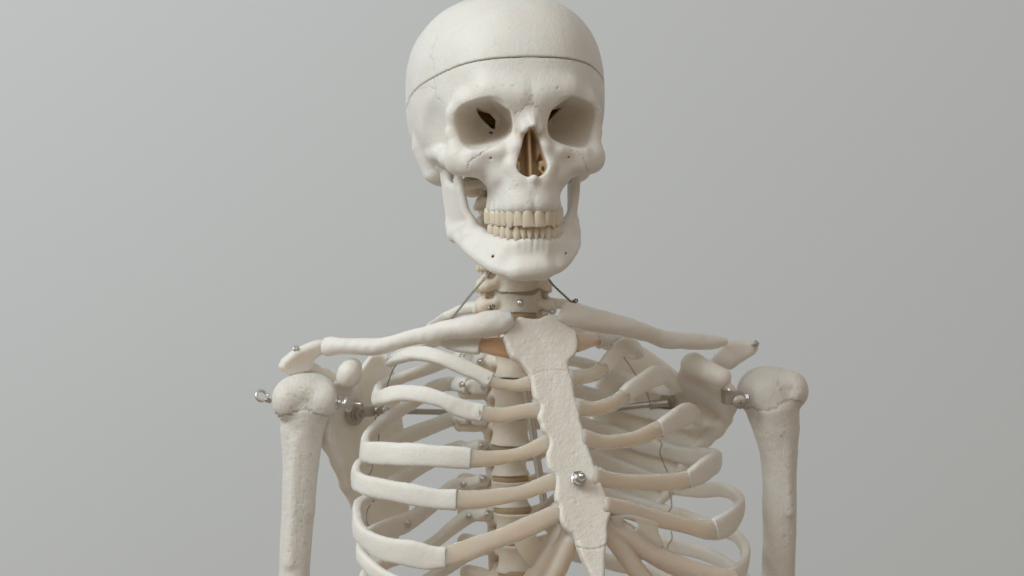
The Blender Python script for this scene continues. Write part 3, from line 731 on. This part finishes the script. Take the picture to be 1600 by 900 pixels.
web(plane(950, 820, ystern(0, 820)+6, 0.16, 0.0), [(952, 806), (985, 804), (1026, 816), (1028, 830), (1036, 852), (1024, 862), (990, 838), (960, 822)], [(988, 820, 3.6), (979, 816, 2.6)], RR[5]['o'])

# ---------------------------------------------------------------- spine
def spin(p, yaw, tilt=0.0):
    """local (x right, y back, z up) to world"""
    c, s = math.cos(yaw), math.sin(yaw); ct, st = math.cos(tilt), math.sin(tilt)
    R = np.array([(c, s, 0), (-s, c, 0), (0, 0, 1)]); T = np.array([(1, 0, 0), (0, ct, st), (0, -st, ct)])
    return np.asarray(p) @ (T @ R)
def vert_mesh(cerv):
    v = Vol((0, -16 if not cerv else -14, -40), (44, 66, 24), 0.9, True)
    if not cerv:
        def body(X, Y, Z):
            g = np.sqrt((X/15.2)**2 + (Y/13)**2 + 1e-6); w = 0.81 + 0.19*(np.abs(Z)/9.6)**2.2
            return np.maximum((g-w)*12, np.abs(Z)-9.8)
        v.u((body, (-17, -15, -11), (17, 15, 11))); 
        v.u(cap((9, 9, 4), (11, 22, 3), 4.5), 3); v.u(cap((11, 21, 3), (30, 33, 5), 5, 6.2), 3); v.u(cap((11, 22, 0), (0, 30, -4), 4.5), 3)
        v.u(cap((0, 29, -3), (0, 56, -26), 4, 3), 3); v.u(cap((11, 21, 3), (11, 24, 14), 4.5, 3.5), 2.5); v.u(cap((11, 24, 0), (11, 25, -14), 4.5, 3.5), 2.5)
    else:
        def body(X, Y, Z):
            g = np.sqrt((X/13.5)**2 + ((Y-1)/9.5)**2 + 1e-6); w = 0.90 + 0.10*(np.abs(Z)/6.6)**2
            return np.maximum((g-w)*9, np.abs(Z)-6.8)
        v.u((body, (-15, -12, -8), (15, 12, 8)))
        v.u(cap((12.4, 2, 4), (13.4, 3, 9), 3.0, 2.0), 2.5); v.u(cap((15, 0, -1), (20, 1, -3), 3.4, 4.2), 3)
        v.u(cap((11, 5, 0), (22, 8, -2), 3.6, 4.2), 2.5); v.u(cap((22, 8, -2), (25, 12, -7), 4.0, 2.8), 2); v.u(cap((21, 4, -1), (23, 3, -5), 2.6), 2)
        v.u(cap((16, 13, 6), (17, 18, -8), 6.5, 6), 3); v.u(cap((15, 18, -2), (0, 30, -4), 4), 3); v.u(cap((0, 29, -4), (0, 44, -10), 3.5, 3), 3)
        v.sub(cap((17, 6, 12), (17, 8, -14), 2.6), 1)
    return v.mesh()
vT, qT = vert_mesh(False); vC, qC = vert_mesh(True)
def place_vert(tmpl, px, py, y, sc_, yaw, tilt, seed, name='vertebra', mt=M_SPINE):
    V, Q = tmpl; r = np.random.RandomState(seed)
    W = spin(V*np.array(sc_)*(1+r.normal(size=3)*0.02), yaw, tilt) + P(px, py, y)
    return mk(name, wob(W, 0.8, seed, (0.08, 0.24)), Q, mt, ROOT)
def disc(px, py, y, rx, ry, hh, yaw):
    th = np.linspace(0, 2*np.pi, 28, endpoint=False); V = []
    for z, s in [(-hh, .90), (-hh*.5, .97), (0, 1.0), (hh*.5, .97), (hh, .90)]:
        V.append(spin(np.c_[np.cos(th)*rx*s, np.sin(th)*ry*s, np.full(28, z)], yaw) + P(px, py, y))
    F = [(i*28+j, i*28+(j+1) % 28, (i+1)*28+(j+1) % 28, (i+1)*28+j) for i in range(4) for j in range(28)] + [tuple(range(28))[::-1], tuple(range(112, 140))]
    return mk('intervertebral_disc', np.concatenate(V), F, M_DISC, ROOT)
TV = [(806, 521, 42, .96), (802, 572, 48, .97), (799, 622, 52, 1.0), (797, 675, 55, 1.02), (797, 723, 57, 1.0), (799, 771, 58, 1.02), (803, 821, 58, 1.06), (808, 871, 57, 1.1), (812, 924, 55, 1.12), (816, 978, 52, 1.14), (818, 1034, 48, 1.18), (820, 1092, 45, 1.2)]
for i, (px, py, y, s) in enumerate(TV):
    place_vert((vT, qT), px, py, y, (s, s, s*0.97 if i else .9), TY, math.radians(-4+1.5*i), i)
for i, (a, b) in enumerate(zip(TV[:-1], TV[1:])):
    disc((a[0]+b[0])/2, (a[1]+b[1])/2, (a[2]+b[2])/2, 14.0*b[3], 12*b[3], 3.4, TY)
CV = [(809, 472, 36), (808, 440, 33), (805, 408, 31), (802, 375, 30), (799, 343, 30), (796, 312, 30), (794, 284, 30)]
for i, (px, py, y) in enumerate(CV):
    s = (1.22, 1.1, 1.14) if i == 0 else (1.12, 1.05, 1.05) if i == 1 else (1.0, 1.0, .98) if i < 6 else (1.35, 1.1, .9)
    o = place_vert((vC, qC), px, py, y, s, TY, 0.08, 30+i)
    if i == 0: acorn(813.5, 473.5, y-12.0, 5.6, (0.15, -1, 0.1), o, M_STEEL)
    if i < 6: disc((px+CV[i+1][0])/2, (py+CV[i+1][1])/2, y-1, 12.8*s[0], 9.4, 2.2 if i else 2.6, TY)
disc(809, 494, 38, 14.5, 11, 3.4, TY)

# ---------------------------------------------------------------- collarbones
def clavicle(pts, seed, n=90):
    q = np.array([(*P(px, py, y), hw*PXMM(y), th) for px, py, hw, y, th in pts]); c = catmull(q, n)
    nn = np.tile((0.1, -1, 0.35), (n, 1)); V, F = sweep(c[:, :3], nn, c[:, 3], c[:, 4], 24, 2.2, (0.35, 0.55), 0.5, seed); V = wob(V, 0.28, seed+40, (0.35, 0.8))
    return mk('clavicle', V, F, M_BONE, ROOT)
clavicle([(796, 500, 14, -26, 8), (785, 502.5, 18.5, -27, 9), (764, 506, 20, -29, 9), (737, 510.5, 18.5, -30, 8.5), (697, 516, 15, -26, 7.5), (657, 525, 12.5, -16, 6.8), (620, 534, 11, -4, 6.5), (592, 542, 13, 5, 6.5), (560, 541, 12.5, 12, 6.5), (535, 541, 12.5, 16, 6.5), (518, 541, 15, 20, 6), (510, 541, 14, 22, 5)], 1)
clavicle([(881, 488, 16.5, -18, 8), (892, 491, 18.5, -18, 8.5), (910, 495, 19, -17, 8.5), (938, 502, 17.5, -13, 8), (966, 508, 16, -6, 7.5), (995, 516, 13.5, 5, 7), (1020, 524, 11.5, 18, 6.5), (1042, 531.5, 13.5, 27, 6.5), (1065, 532.5, 12, 36, 6.5), (1090, 534, 11.5, 44, 6.5), (1115, 536, 10, 51, 6), (1131, 534, 6.5, 55, 4.5)], 2)

# ---------------------------------------------------------------- shoulder blades
bl = plane(570, 660, 82, 0.62, 0.02)
BL = [(602, 553), (612, 590), (620, 630), (626, 680), (629, 740), (629, 800), (615, 846), (602, 850), (576, 828), (555, 787), (538, 761), (526, 722), (516, 700), (503, 690), (503, 640), (512, 600), (535, 592), (569, 578), (584, 557)]
def yb(pl, px, py): return pl[2](px, py)[1]
def cb(pl, pts, r, off=0): return [capx((a[0], a[1], yb(pl, *a)+off), (b[0], b[1], yb(pl, *b)+off), ra, rb) for (a, b, ra, rb) in [(pts[i], pts[i+1], r[i], r[i+1]) for i in range(len(pts)-1)]]
pr = [U_(slab(bl, BL, 2.0, 1.5, bend=lambda U, V: -4+0.004*(U*U)), 0)]
pr += [U_(c, 4) for c in cb(bl, [(507, 668), (514, 692), (528, 722), (541, 757), (558, 790), (580, 826), (605, 846)], [6, 5.5, 5, 4.2, 3.8, 3.6, 3.6])]
pr += [U_(c, 3) for c in cb(bl, [(604, 560), (614, 595), (621, 640), (626, 700), (628, 780), (618, 835)], [2.6, 2.4, 2.4, 2.4, 2.6, 3.2])]
pr += [U_(ell(P(510, 645, 52), (9, 10, 19)), 6), U_(capx((515, 630, 58), (550, 620, 74), 8, 5), 8)]
pr += [U_(capx((540, 596, 62), (547, 585, 34), 7, 8), 6), U_(capx((547, 585, 34), (544, 583, 14), 8.2, 7.8), 5), U_(capx((551, 574, 20), (541, 591, 15), 7.0, 6.4), 4)]
acl = plane(470, 560, 32, 0.25, 0.15)
pr += [U_(slab(acl, [(513, 537), (504, 531), (493, 533), (478, 539), (457, 549), (441, 562), (436, 573), (441, 582), (454, 587), (468, 583), (480, 580), (488, 568), (491, 559), (504, 551), (512, 546)], 4.5, 3.2), 3)]
pr += [U_(capx((478, 572, 45), (505, 584, 75), 6, 4.5), 6), U_(capx((505, 584, 75), (545, 600, 100), 4.5, 4), 5), U_(capx((545, 600, 100), (612, 606, 116), 4, 3), 5)]
V, Q = volmesh(pr, 1.0); V = wob(V, 0.5, 4, (0.06, 0.18)); scapL = mk('scapula', V, Q, M_BLADE, ROOT)
br = plane(1040, 660, 102, -0.20, 0.02)
BR = [(985, 532), (1004, 544), (1030, 562), (1056, 582), (1085, 592), (1120, 605), (1138, 630), (1140, 656), (1122, 674), (1105, 690), (1088, 704), (1070, 730), (1055, 753), (1044, 772), (1030, 790), (1013, 812), (995, 806), (965, 770), (940, 720), (928, 660), (935, 600), (955, 560)]
pr = [U_(slab(br, BR, 2.0, 1.5, bend=lambda U, V: -5+0.0022*(U*U)), 0)]
pr += [U_(c, 4) for c in cb(br, [(1133, 655), (1120, 672), (1103, 688), (1086, 703), (1068, 729), (1042, 772), (1012, 808)], [6, 5.5, 5, 4.5, 4, 3.6, 3.6])]
pr += [U_(c, 3) for c in cb(br, [(987, 535), (958, 562), (937, 602), (930, 660), (942, 718), (966, 768), (998, 805)], [2.6, 2.4, 2.4, 2.4, 2.4, 2.6, 3.2])]
pr += [U_(ell(P(1136, 628, 74), (6.5, 10, 15)), 5), U_(capx((1132, 625, 78), (1080, 612, 94), 9, 5), 9)]
pr += [U_(capx((1070, 592, 90), (1083, 570, 62), 6, 8), 6), U_(capx((1083, 570, 62), (1127, 590, 42), 8.8, 7.6), 5), U_(capx((1088, 596, 84), (1128, 622, 74), 8, 8), 9)]
acr = plane(1150, 550, 78, -0.35, 0.1)
pr += [U_(slab(acr, [(1117, 557), (1129, 546), (1136, 534), (1152, 532), (1167, 532), (1180, 535), (1183, 546), (1178, 554), (1158, 566), (1142, 577), (1131, 569)], 4.2, 2.8), 3)]
pr += [U_(capx((1134, 560, 84), (1112, 574, 104), 6, 5.5), 6), U_(capx((1112, 574, 104), (1095, 590, 112), 5.5, 5), 5), U_(capx((1112, 578, 106), (1000, 600, 130), 4.2, 3), 5)]
V, Q = volmesh(pr, 1.0); V = wob(V, 0.5, 6, (0.06, 0.18)); scapR = mk('scapula', V, Q, M_BLADE, ROOT)

# ---------------------------------------------------------------- upper arm bones
def humerus(prims, cracks, seed, pits):
    V, Q = volmesh(prims, 1.0); V = wob(V, 0.22, seed, (0.09, 0.3)); N = vnormals(V, Q); D = np.zeros(len(V))
    for c in cracks: crack(V, N, D, c, 1.1, 0.9, 0.45, 200, 1.2, seed)
    r = np.random.RandomState(seed)
    for (x0, y0, x1, y1, n) in pits:
        for _ in range(n):
            x, y = r.uniform(x0, x1), r.uniform(y0, y1); crack(V, N, D, [(x, y), (x+r.normal()*1.5, y+r.normal()*2)], 1.0, 0.45, r.uniform(.1, .35), 200, 0.3, _)
    return mk('humerus', V, Q, M_ARM, ROOT, attr={'dirt': D})
pr = [U_(ell(P(484, 622, 40), (22, 23, 19.5)), 0), U_(ell(P(450, 626, 24), (12.5, 15, 15.5)), 6), U_(ell(P(503, 626, 22), (12.5, 11, 13.5)), 9), U_(ell(P(470, 612, 26), (15, 15, 13)), 6)]
pr += [S_(capx((484, 600, 6), (486, 645, 6), 3.0), 4), S_(ell(P(462, 618, 3), (7, 4, 6)), 5)]
pr += [U_(capx((476, 642, 32), (472, 672, 32), 19.5, 16.3), 3), U_(capx((472, 672, 32), (470, 725, 32), 16.3, 13.6), 0.8), U_(capx((470, 725, 32), (466, 785, 32), 13.6, 12.5), 0.8), U_(capx((466, 785, 32), (459.5, 900, 32), 12.5, 11.6), 0.8), U_(capx((459.5, 900, 32), (449, 1110, 32), 11.6, 11), 0.8)]
pr += [U_(capx((487, 720, 28), (484, 800, 28), 1.5, 2.2), 6), U_(capx((462, 690, 20), (453, 880, 22), 2.2, 2.4), 6)]
humL = humerus(pr, [[(428, 646), (437, 650), (447, 650), (462, 645), (478, 640), (488, 643), (500, 649), (513, 651), (524, 645)]], 3, [(432, 600, 520, 640, 22), (445, 655, 505, 720, 16), (450, 730, 490, 880, 26)])
pr = [U_(ell(P(1198, 613, 82), (23.5, 23, 20.5)), 0), U_(ell(P(1199, 620, 63), (14.5, 9, 12)), 9), U_(ell(P(1240, 611, 72), (11.5, 15, 14)), 5), U_(ell(P(1222, 598, 78), (14, 15, 9)), 6)]
pr += [S_(capx((1223, 596, 50), (1226, 632, 50), 2.6), 4), S_(ell(P(1236, 608, 55), (4, 4, 5)), 4)]
pr += [U_(capx((1208, 642, 74), (1213, 670, 74), 20.5, 18), 3), U_(capx((1213, 670, 74), (1217, 705, 74), 18, 14.6), 0.8), U_(capx((1217, 705, 74), (1218, 750, 74), 14.6, 13.2), 0.8), U_(capx((1218, 750, 74), (1218, 830, 74), 13.2, 13.0), 0.8), U_(capx((1218, 830, 74), (1216, 900, 74), 13.0, 12.8), 0.8), U_(capx((1216, 900, 74), (1210, 1110, 74), 12.8, 12), 0.8)]
pr += [U_(capx((1229, 680, 64), (1232, 800, 64), 2.0, 3.0), 6)]
humR = humerus(pr, [[(1158, 632), (1172, 637), (1186, 641), (1200, 641), (1211, 639), (1221, 630), (1232, 626), (1246, 627), (1258, 631)]], 8, [(1215, 585, 1255, 622, 16), (1200, 650, 1245, 740, 20), (1222, 740, 1240, 880, 26)])
# ================================================================ bolts, hinge, rods and wires
def torus(c, axis, R, r, m=28, k=10, sx=1.0):
    Rm = frame(axis, (0, 0, 1) if abs(norm(axis)[2]) < .9 else (1, 0, 0)); a = np.arange(m)*2*np.pi/m; b = np.arange(k)*2*np.pi/k
    A, B = np.meshgrid(a, b, indexing='ij')
    loc = np.stack([(R*sx+r*np.cos(B))*np.cos(A), (R+r*np.cos(B))*np.sin(A), r*np.sin(B)], -1).reshape(-1, 3)
    F = [(i*k+j, ((i+1) % m)*k+j, ((i+1) % m)*k+(j+1) % k, i*k+(j+1) % k) for i in range(m) for j in range(k)]
    return loc @ Rm.T + np.array(c), F
def rod(a, b, r, m=12): 
    d = np.array(b)-np.array(a); L = np.linalg.norm(d); return lathe([(0, r*.6), (0.15*r, r), (L-0.15*r, r), (L, r*.6)], a, d, m)
def hexnut(c, axis, r, h): return lathe([(-h/2, r*.75), (-h/2+.15*h, r), (h/2-.15*h, r), (h/2, r*.75)], c, axis, 6)
def disk(c, axis, r, h, m=26): return lathe([(-h/2, r*.2), (-h/2, r*.93), (-h/2+.25*h, r), (h/2-.25*h, r), (h/2, r*.93), (h/2, r*.2)], c, axis, m)
# image-left shoulder: eye bolt outside, threaded bolt and milled thumb nut inside
ax = norm(P(413, 620, 24)-P(428, 624, 26))
mk('eye_bolt', *join(torus(P(408.5, 618.5, 23), (0.35, -0.9, 0.3), 4.0, 1.15), hexnut(P(420, 622, 25), ax, 4.2, 4.6), rod(P(431, 625, 26), P(414, 620, 24), 1.6)), M_STEEL, humL)
ax = norm((1, -0.25, -0.06)); p0 = P(527, 629, 22)
tb = mk('shoulder_bolt', *join(disk(p0, ax, 5.6, 2.2), disk(p0+ax*1.9, ax, 3.6, 3.0), rod(p0-ax*6, p0+ax*19, 1.7)), M_STEEL, humL)
mk('thumb_nut', *join(disk(P(544.4, 631.5, 12), norm((1, -0.52, -0.02)), 6.1, 2.2, 44), disk(P(540, 631, 14), norm((1, -0.52, -0.02)), 3.0, 3.6, 24)), M_STEEL, tb)
# washer and nut where the cross rod meets the shoulder blade
axw = norm((0.75, -0.62, -0.15)); pw = P(556, 646, 66)
wl = mk('washer', *join(disk(pw, axw, 9.8, 1.6, 32), disk(pw+axw*1.2, axw, 6.0, 1.6)), M_PLATE, scapL)
mk('hex_nut', *join(hexnut(pw+axw*3.6, axw, 5.2, 4.5), rod(pw, pw+axw*9, 2.0)), M_PLATE, wl)
V, F = sweep(np.linspace(P(560, 644, 64), P(592, 642, 68), 6), (0, -1, 0.1), 4.0, 0.9, 12, 4, (.2, .2))
rl = mk('cross_rod', *join((V, F), rod(P(584, 641.5, 66), P(742, 645, 100), 2.3), rod(P(586, 641, 63), P(605, 641.4, 66), 2.9)), M_PLATE, ROOT)
for x in (588, 600): mk('rivet', *lathe([(0, 2.0), (.8, 1.7), (1.5, .9), (1.7, .05)], P(x, 639.5, 60), (0.1, -1, 0.2), 12), M_CHROME, rl)
mk('cross_rod', *join(rod(P(1044, 629, 92), P(935, 640, 112), 2.5), rod(P(1046, 629, 90), P(1015, 632, 96), 3.2)), M_PLATE, ROOT)
axr = norm((-0.55, -0.8, 0.05)); pr_ = P(1045, 629, 98)
wr = mk('washer', *join(disk(pr_, axr, 8.5, 1.6, 32), disk(pr_+axr*1.2, axr, 5.2, 1.6)), M_PLATE, scapR)
mk('hex_nut', *hexnut(pr_+axr*3.2, axr, 4.8, 4.2), M_PLATE, wr)
# image-right shoulder hinge: folded strap on the blade, round plate on the arm bone
stp = catmull(np.array([P(1160, 623, 50), P(1147, 622, 50), P(1134, 621, 52), P(1128.5, 618, 58), P(1131, 612, 68), P(1142, 607, 76)]), 28)
tt = np.gradient(stp, axis=0); nn = np.cross(tt, (0, 0, 1.0)); nn /= np.linalg.norm(nn, axis=1)[:, None]
hg = mk('shoulder_hinge', *join(sweep(stp, nn, 5.4, 0.7, 12, 5, (.3, .3)), disk(P(1156, 628, 46), (-0.15, -1, 0.06), 11.0*PXMM(55), 1.6, 36), lathe([(0, 1.3), (1.2, 1.2), (1.7, .8), (1.9, .05)], P(1156, 628, 45), (-0.15, -1, 0.06), 14)), M_PLATE, humR)
mk('screw', *join(lathe([(0, 2.6), (1.4, 2.3), (2.2, .05)], P(1138, 612, 62), (0, -1, .15), 14), rod(P(1160, 622, 62), P(1176, 620, 66), 1.6), hexnut(P(1166, 622, 62), (1, 0.2, 0.05), 3.4, 3.5), disk(P(1170, 621, 63), (1, 0.2, 0.05), 4.2, 1.4)), M_CHROME, hg)
# pins in the shoulder tips
for (x, y, yy, d, par) in [(462, 546, 28, (0.5, -1, .35), scapL), (1180, 537.5, 62, (0.6, -1, 0.15), scapR)]:
    p = P(x, y, yy); mk('pin', *join(lathe([(-4, 1.5), (0, 1.6), (2.2, 1.7), (3.4, 1.3), (3.7, .05)], p, d, 14), torus(p+norm(d)*1.0, d, 2.1, .6, 18, 8)), M_STEEL, par)
# neck hooks and twisted suspension cables
def cable(pts, r, pitch, name, n=160):
    c = catmull(np.array(pts, float), n); T = np.gradient(c, axis=0); T /= np.linalg.norm(T, axis=1)[:, None]
    N = np.cross(T, (0, 1.0, 0.2)); N /= np.linalg.norm(N, axis=1)[:, None]; B = np.cross(T, N)
    s = np.r_[0, np.cumsum(np.linalg.norm(np.diff(c, axis=0), axis=1))]; ms = []
    for k in range(2):
        a = s/pitch*2*np.pi + k*np.pi; q = c + r*(np.cos(a)[:, None]*N + np.sin(a)[:, None]*B)
        ms.append(sweep(q, (0.2, -1, 0.1), r*.95, r*.95, 7, 2, (.3, .3)))
    return mk(name, *join(*ms), M_WIRE, ROOT)
cable([P(772, 421, 2), P(762, 430, -3), P(735, 461, 20), P(706, 497, 48)], 0.5, 4.4, 'neck_cable')
cable([P(857, 436, 8), P(866, 447, 6), P(893, 472, 0)], 0.5, 4.4, 'neck_cable')
for (x, y, yy) in [(898, 471, 2), (768, 480, 2)]:
    mk('wire_loop', *join(torus(P(x-1, y+1, yy), (0.6, -.6, .4), 1.5, .6, 16, 7), torus(P(x+1.5, y-1, yy), (-0.3, -.6, .7), 1.5, .6, 16, 7), tube([P(x-2, y+5, yy), P(x, y, yy-1), P(x+1.5, y-4.5, yy-1)], .6)), M_WIRE, ROOT)
for (x, y, yy) in [(849, 490, 38), (862, 486, 40), (852, 488, 40)]: screw(x, y, yy, ROOT, 4.2, (0.4, -1, -.3))
# thin wires that tie the ribs together
def wire(pts, r=0.42): return mk('rib_wire', *tube([P(*p) for p in pts], r, len(pts)*10, 7), M_WIRE, ROOT)
wire([(650, 541, 22), (621, 568, 2), (611, 585, 12), (604, 606, 18)], 0.5)
wire([(598, 634, 10), (590, 641, 38), (587, 654, 40), (586, 664, 44), (592, 675, 42), (591, 690, 20)], 0.5)
wire([(582, 722, 18), (581, 735, 30), (575, 744, 36)], 0.45)
wire([(584, 782, 22), (574, 797, 34), (573, 816, 34), (580, 826, 34), (583, 835, 22)], 0.5)
wire([(576, 866, 18), (578, 874, 40), (586, 886, 40), (589, 893, 22)], 0.45)
wire([(946, 526, 30), (953, 537, 28), (976, 560, 54), (992, 584, 72), (1010, 612, 82), (1017, 640, 96), (1014, 655, 100)], 0.45)
wire([(1030, 688, 40), (1034, 694, 90), (1031, 706, 92), (1036, 722, 92), (1043, 738, 84)], 0.45)
wire([(1046, 768, 60), (1049, 782, 92), (1049, 793, 92), (1044, 800, 92)], 0.5)
wire([(1049, 830, 70), (1050, 842, 96), (1044, 852, 94), (1042, 865, 88)], 0.45)
# steel rods inside the chest
mk('spine_rod', *join(rod(P(819, 600, 12), P(849, 788, 6), 2.3), rod(P(824, 600, 12), P(853, 786, 6), 1.5)), M_STEEL, ROOT)
mk('spine_rod', *join(rod(P(870, 772, -15), P(822, 812, 12), 1.9), rod(P(874, 774, -15), P(826, 815, 12), 1.3)), M_STEEL, ROOT)
# ================================================================ wall, lamps, camera
wm, nt, b = mat('painted_wall'); L = nt.links.new
b.inputs['Roughness'].default_value = 0.75; b.inputs['Specular IOR Level'].default_value = 0.23
tc = nd(nt, 'ShaderNodeNewGeometry')
n1 = nd(nt, 'ShaderNodeTexNoise', Scale=260, Detail=5, Roughness=0.6); L(tc.outputs['Position'], n1.inputs['Vector'])
n0 = nd(nt, 'ShaderNodeTexNoise', Scale=2.2, Detail=3); L(tc.outputs['Position'], n0.inputs['Vector'])
mx = nd(nt, 'ShaderNodeMix', _data_type='RGBA'); mx.inputs['A'].default_value = (0.715, 0.755, 0.785, 1); mx.inputs['B'].default_value = (0.74, 0.775, 0.80, 1)
L(n0.outputs['Fac'], mx.inputs['Factor']); L(mx.outputs['Result'], b.inputs['Base Color'])
bp = nd(nt, 'ShaderNodeBump', Strength=0.35, Distance=0.0012); L(n1.outputs['Fac'], bp.inputs['Height']); L(bp.outputs[0], b.inputs['Normal'])
WY = 800.0
V, F = [(-2600, WY, -1300), (2600, WY, -1300), (2600, WY+90, -1300), (-2600, WY+90, -1300), (-2600, WY, 1500), (2600, WY, 1500), (2600, WY+90, 1500), (-2600, WY+90, 1500)], [(0, 3, 2, 1), (4, 5, 6, 7), (0, 1, 5, 4), (1, 2, 6, 5), (2, 3, 7, 6), (3, 0, 4, 7)]
wall = mk('wall', V, F, wm, None, smooth=False); wall['kind'] = 'structure'; wall['label'] = 'plain pale grey painted wall behind the skeleton model'

def area(name, loc, target, size, power, col, sy=None):
    l = bpy.data.lights.new(name, 'AREA'); l.shape = 'RECTANGLE'; l.size = size; l.size_y = sy or size; l.energy = power; l.color = col
    o = bpy.data.objects.new(name, l); C.objects.link(o); o.location = loc
    o.rotation_euler = (Vector(target)-Vector(loc)).to_track_quat('-Z', 'Y').to_euler(); return o
area('window_light', (-2.2, -1.5, 1.8), (0, 0.1, 0), 1.4, 66, (0.92, 0.98, 1.0))
area('front_fill_light', (0.25, -2.0, 1.7), (0, 0.1, -0.05), 2.2, 14, (0.98, 0.99, 0.975))  # soft fill added high in front to brighten the hollows, no real fixture
w = bpy.data.worlds.new('World'); sc.world = w; w.use_nodes = True
w.node_tree.nodes['Background'].inputs[0].default_value = (1.0, 0.835, 0.665, 1); w.node_tree.nodes['Background'].inputs[1].default_value = 0.23
cam = bpy.data.cameras.new('camera'); co = bpy.data.objects.new('camera', cam); C.objects.link(co)
co.location = (0, -DIST/1000, 0); co.rotation_euler = (math.radians(90), 0, 0)
cam.sensor_width = 36; cam.lens = 36*FPX/1600; cam.clip_start = 0.05; cam.clip_end = 30
cam.dof.use_dof = True; cam.dof.focus_distance = (DIST-50)/1000; cam.dof.aperture_fstop = 7.0
sc.camera = co
sc.view_settings.view_transform = 'Standard'; sc.view_settings.look = 'None'; sc.view_settings.exposure = 0.0; sc.view_settings.gamma = 1
sc.render.film_transparent = False
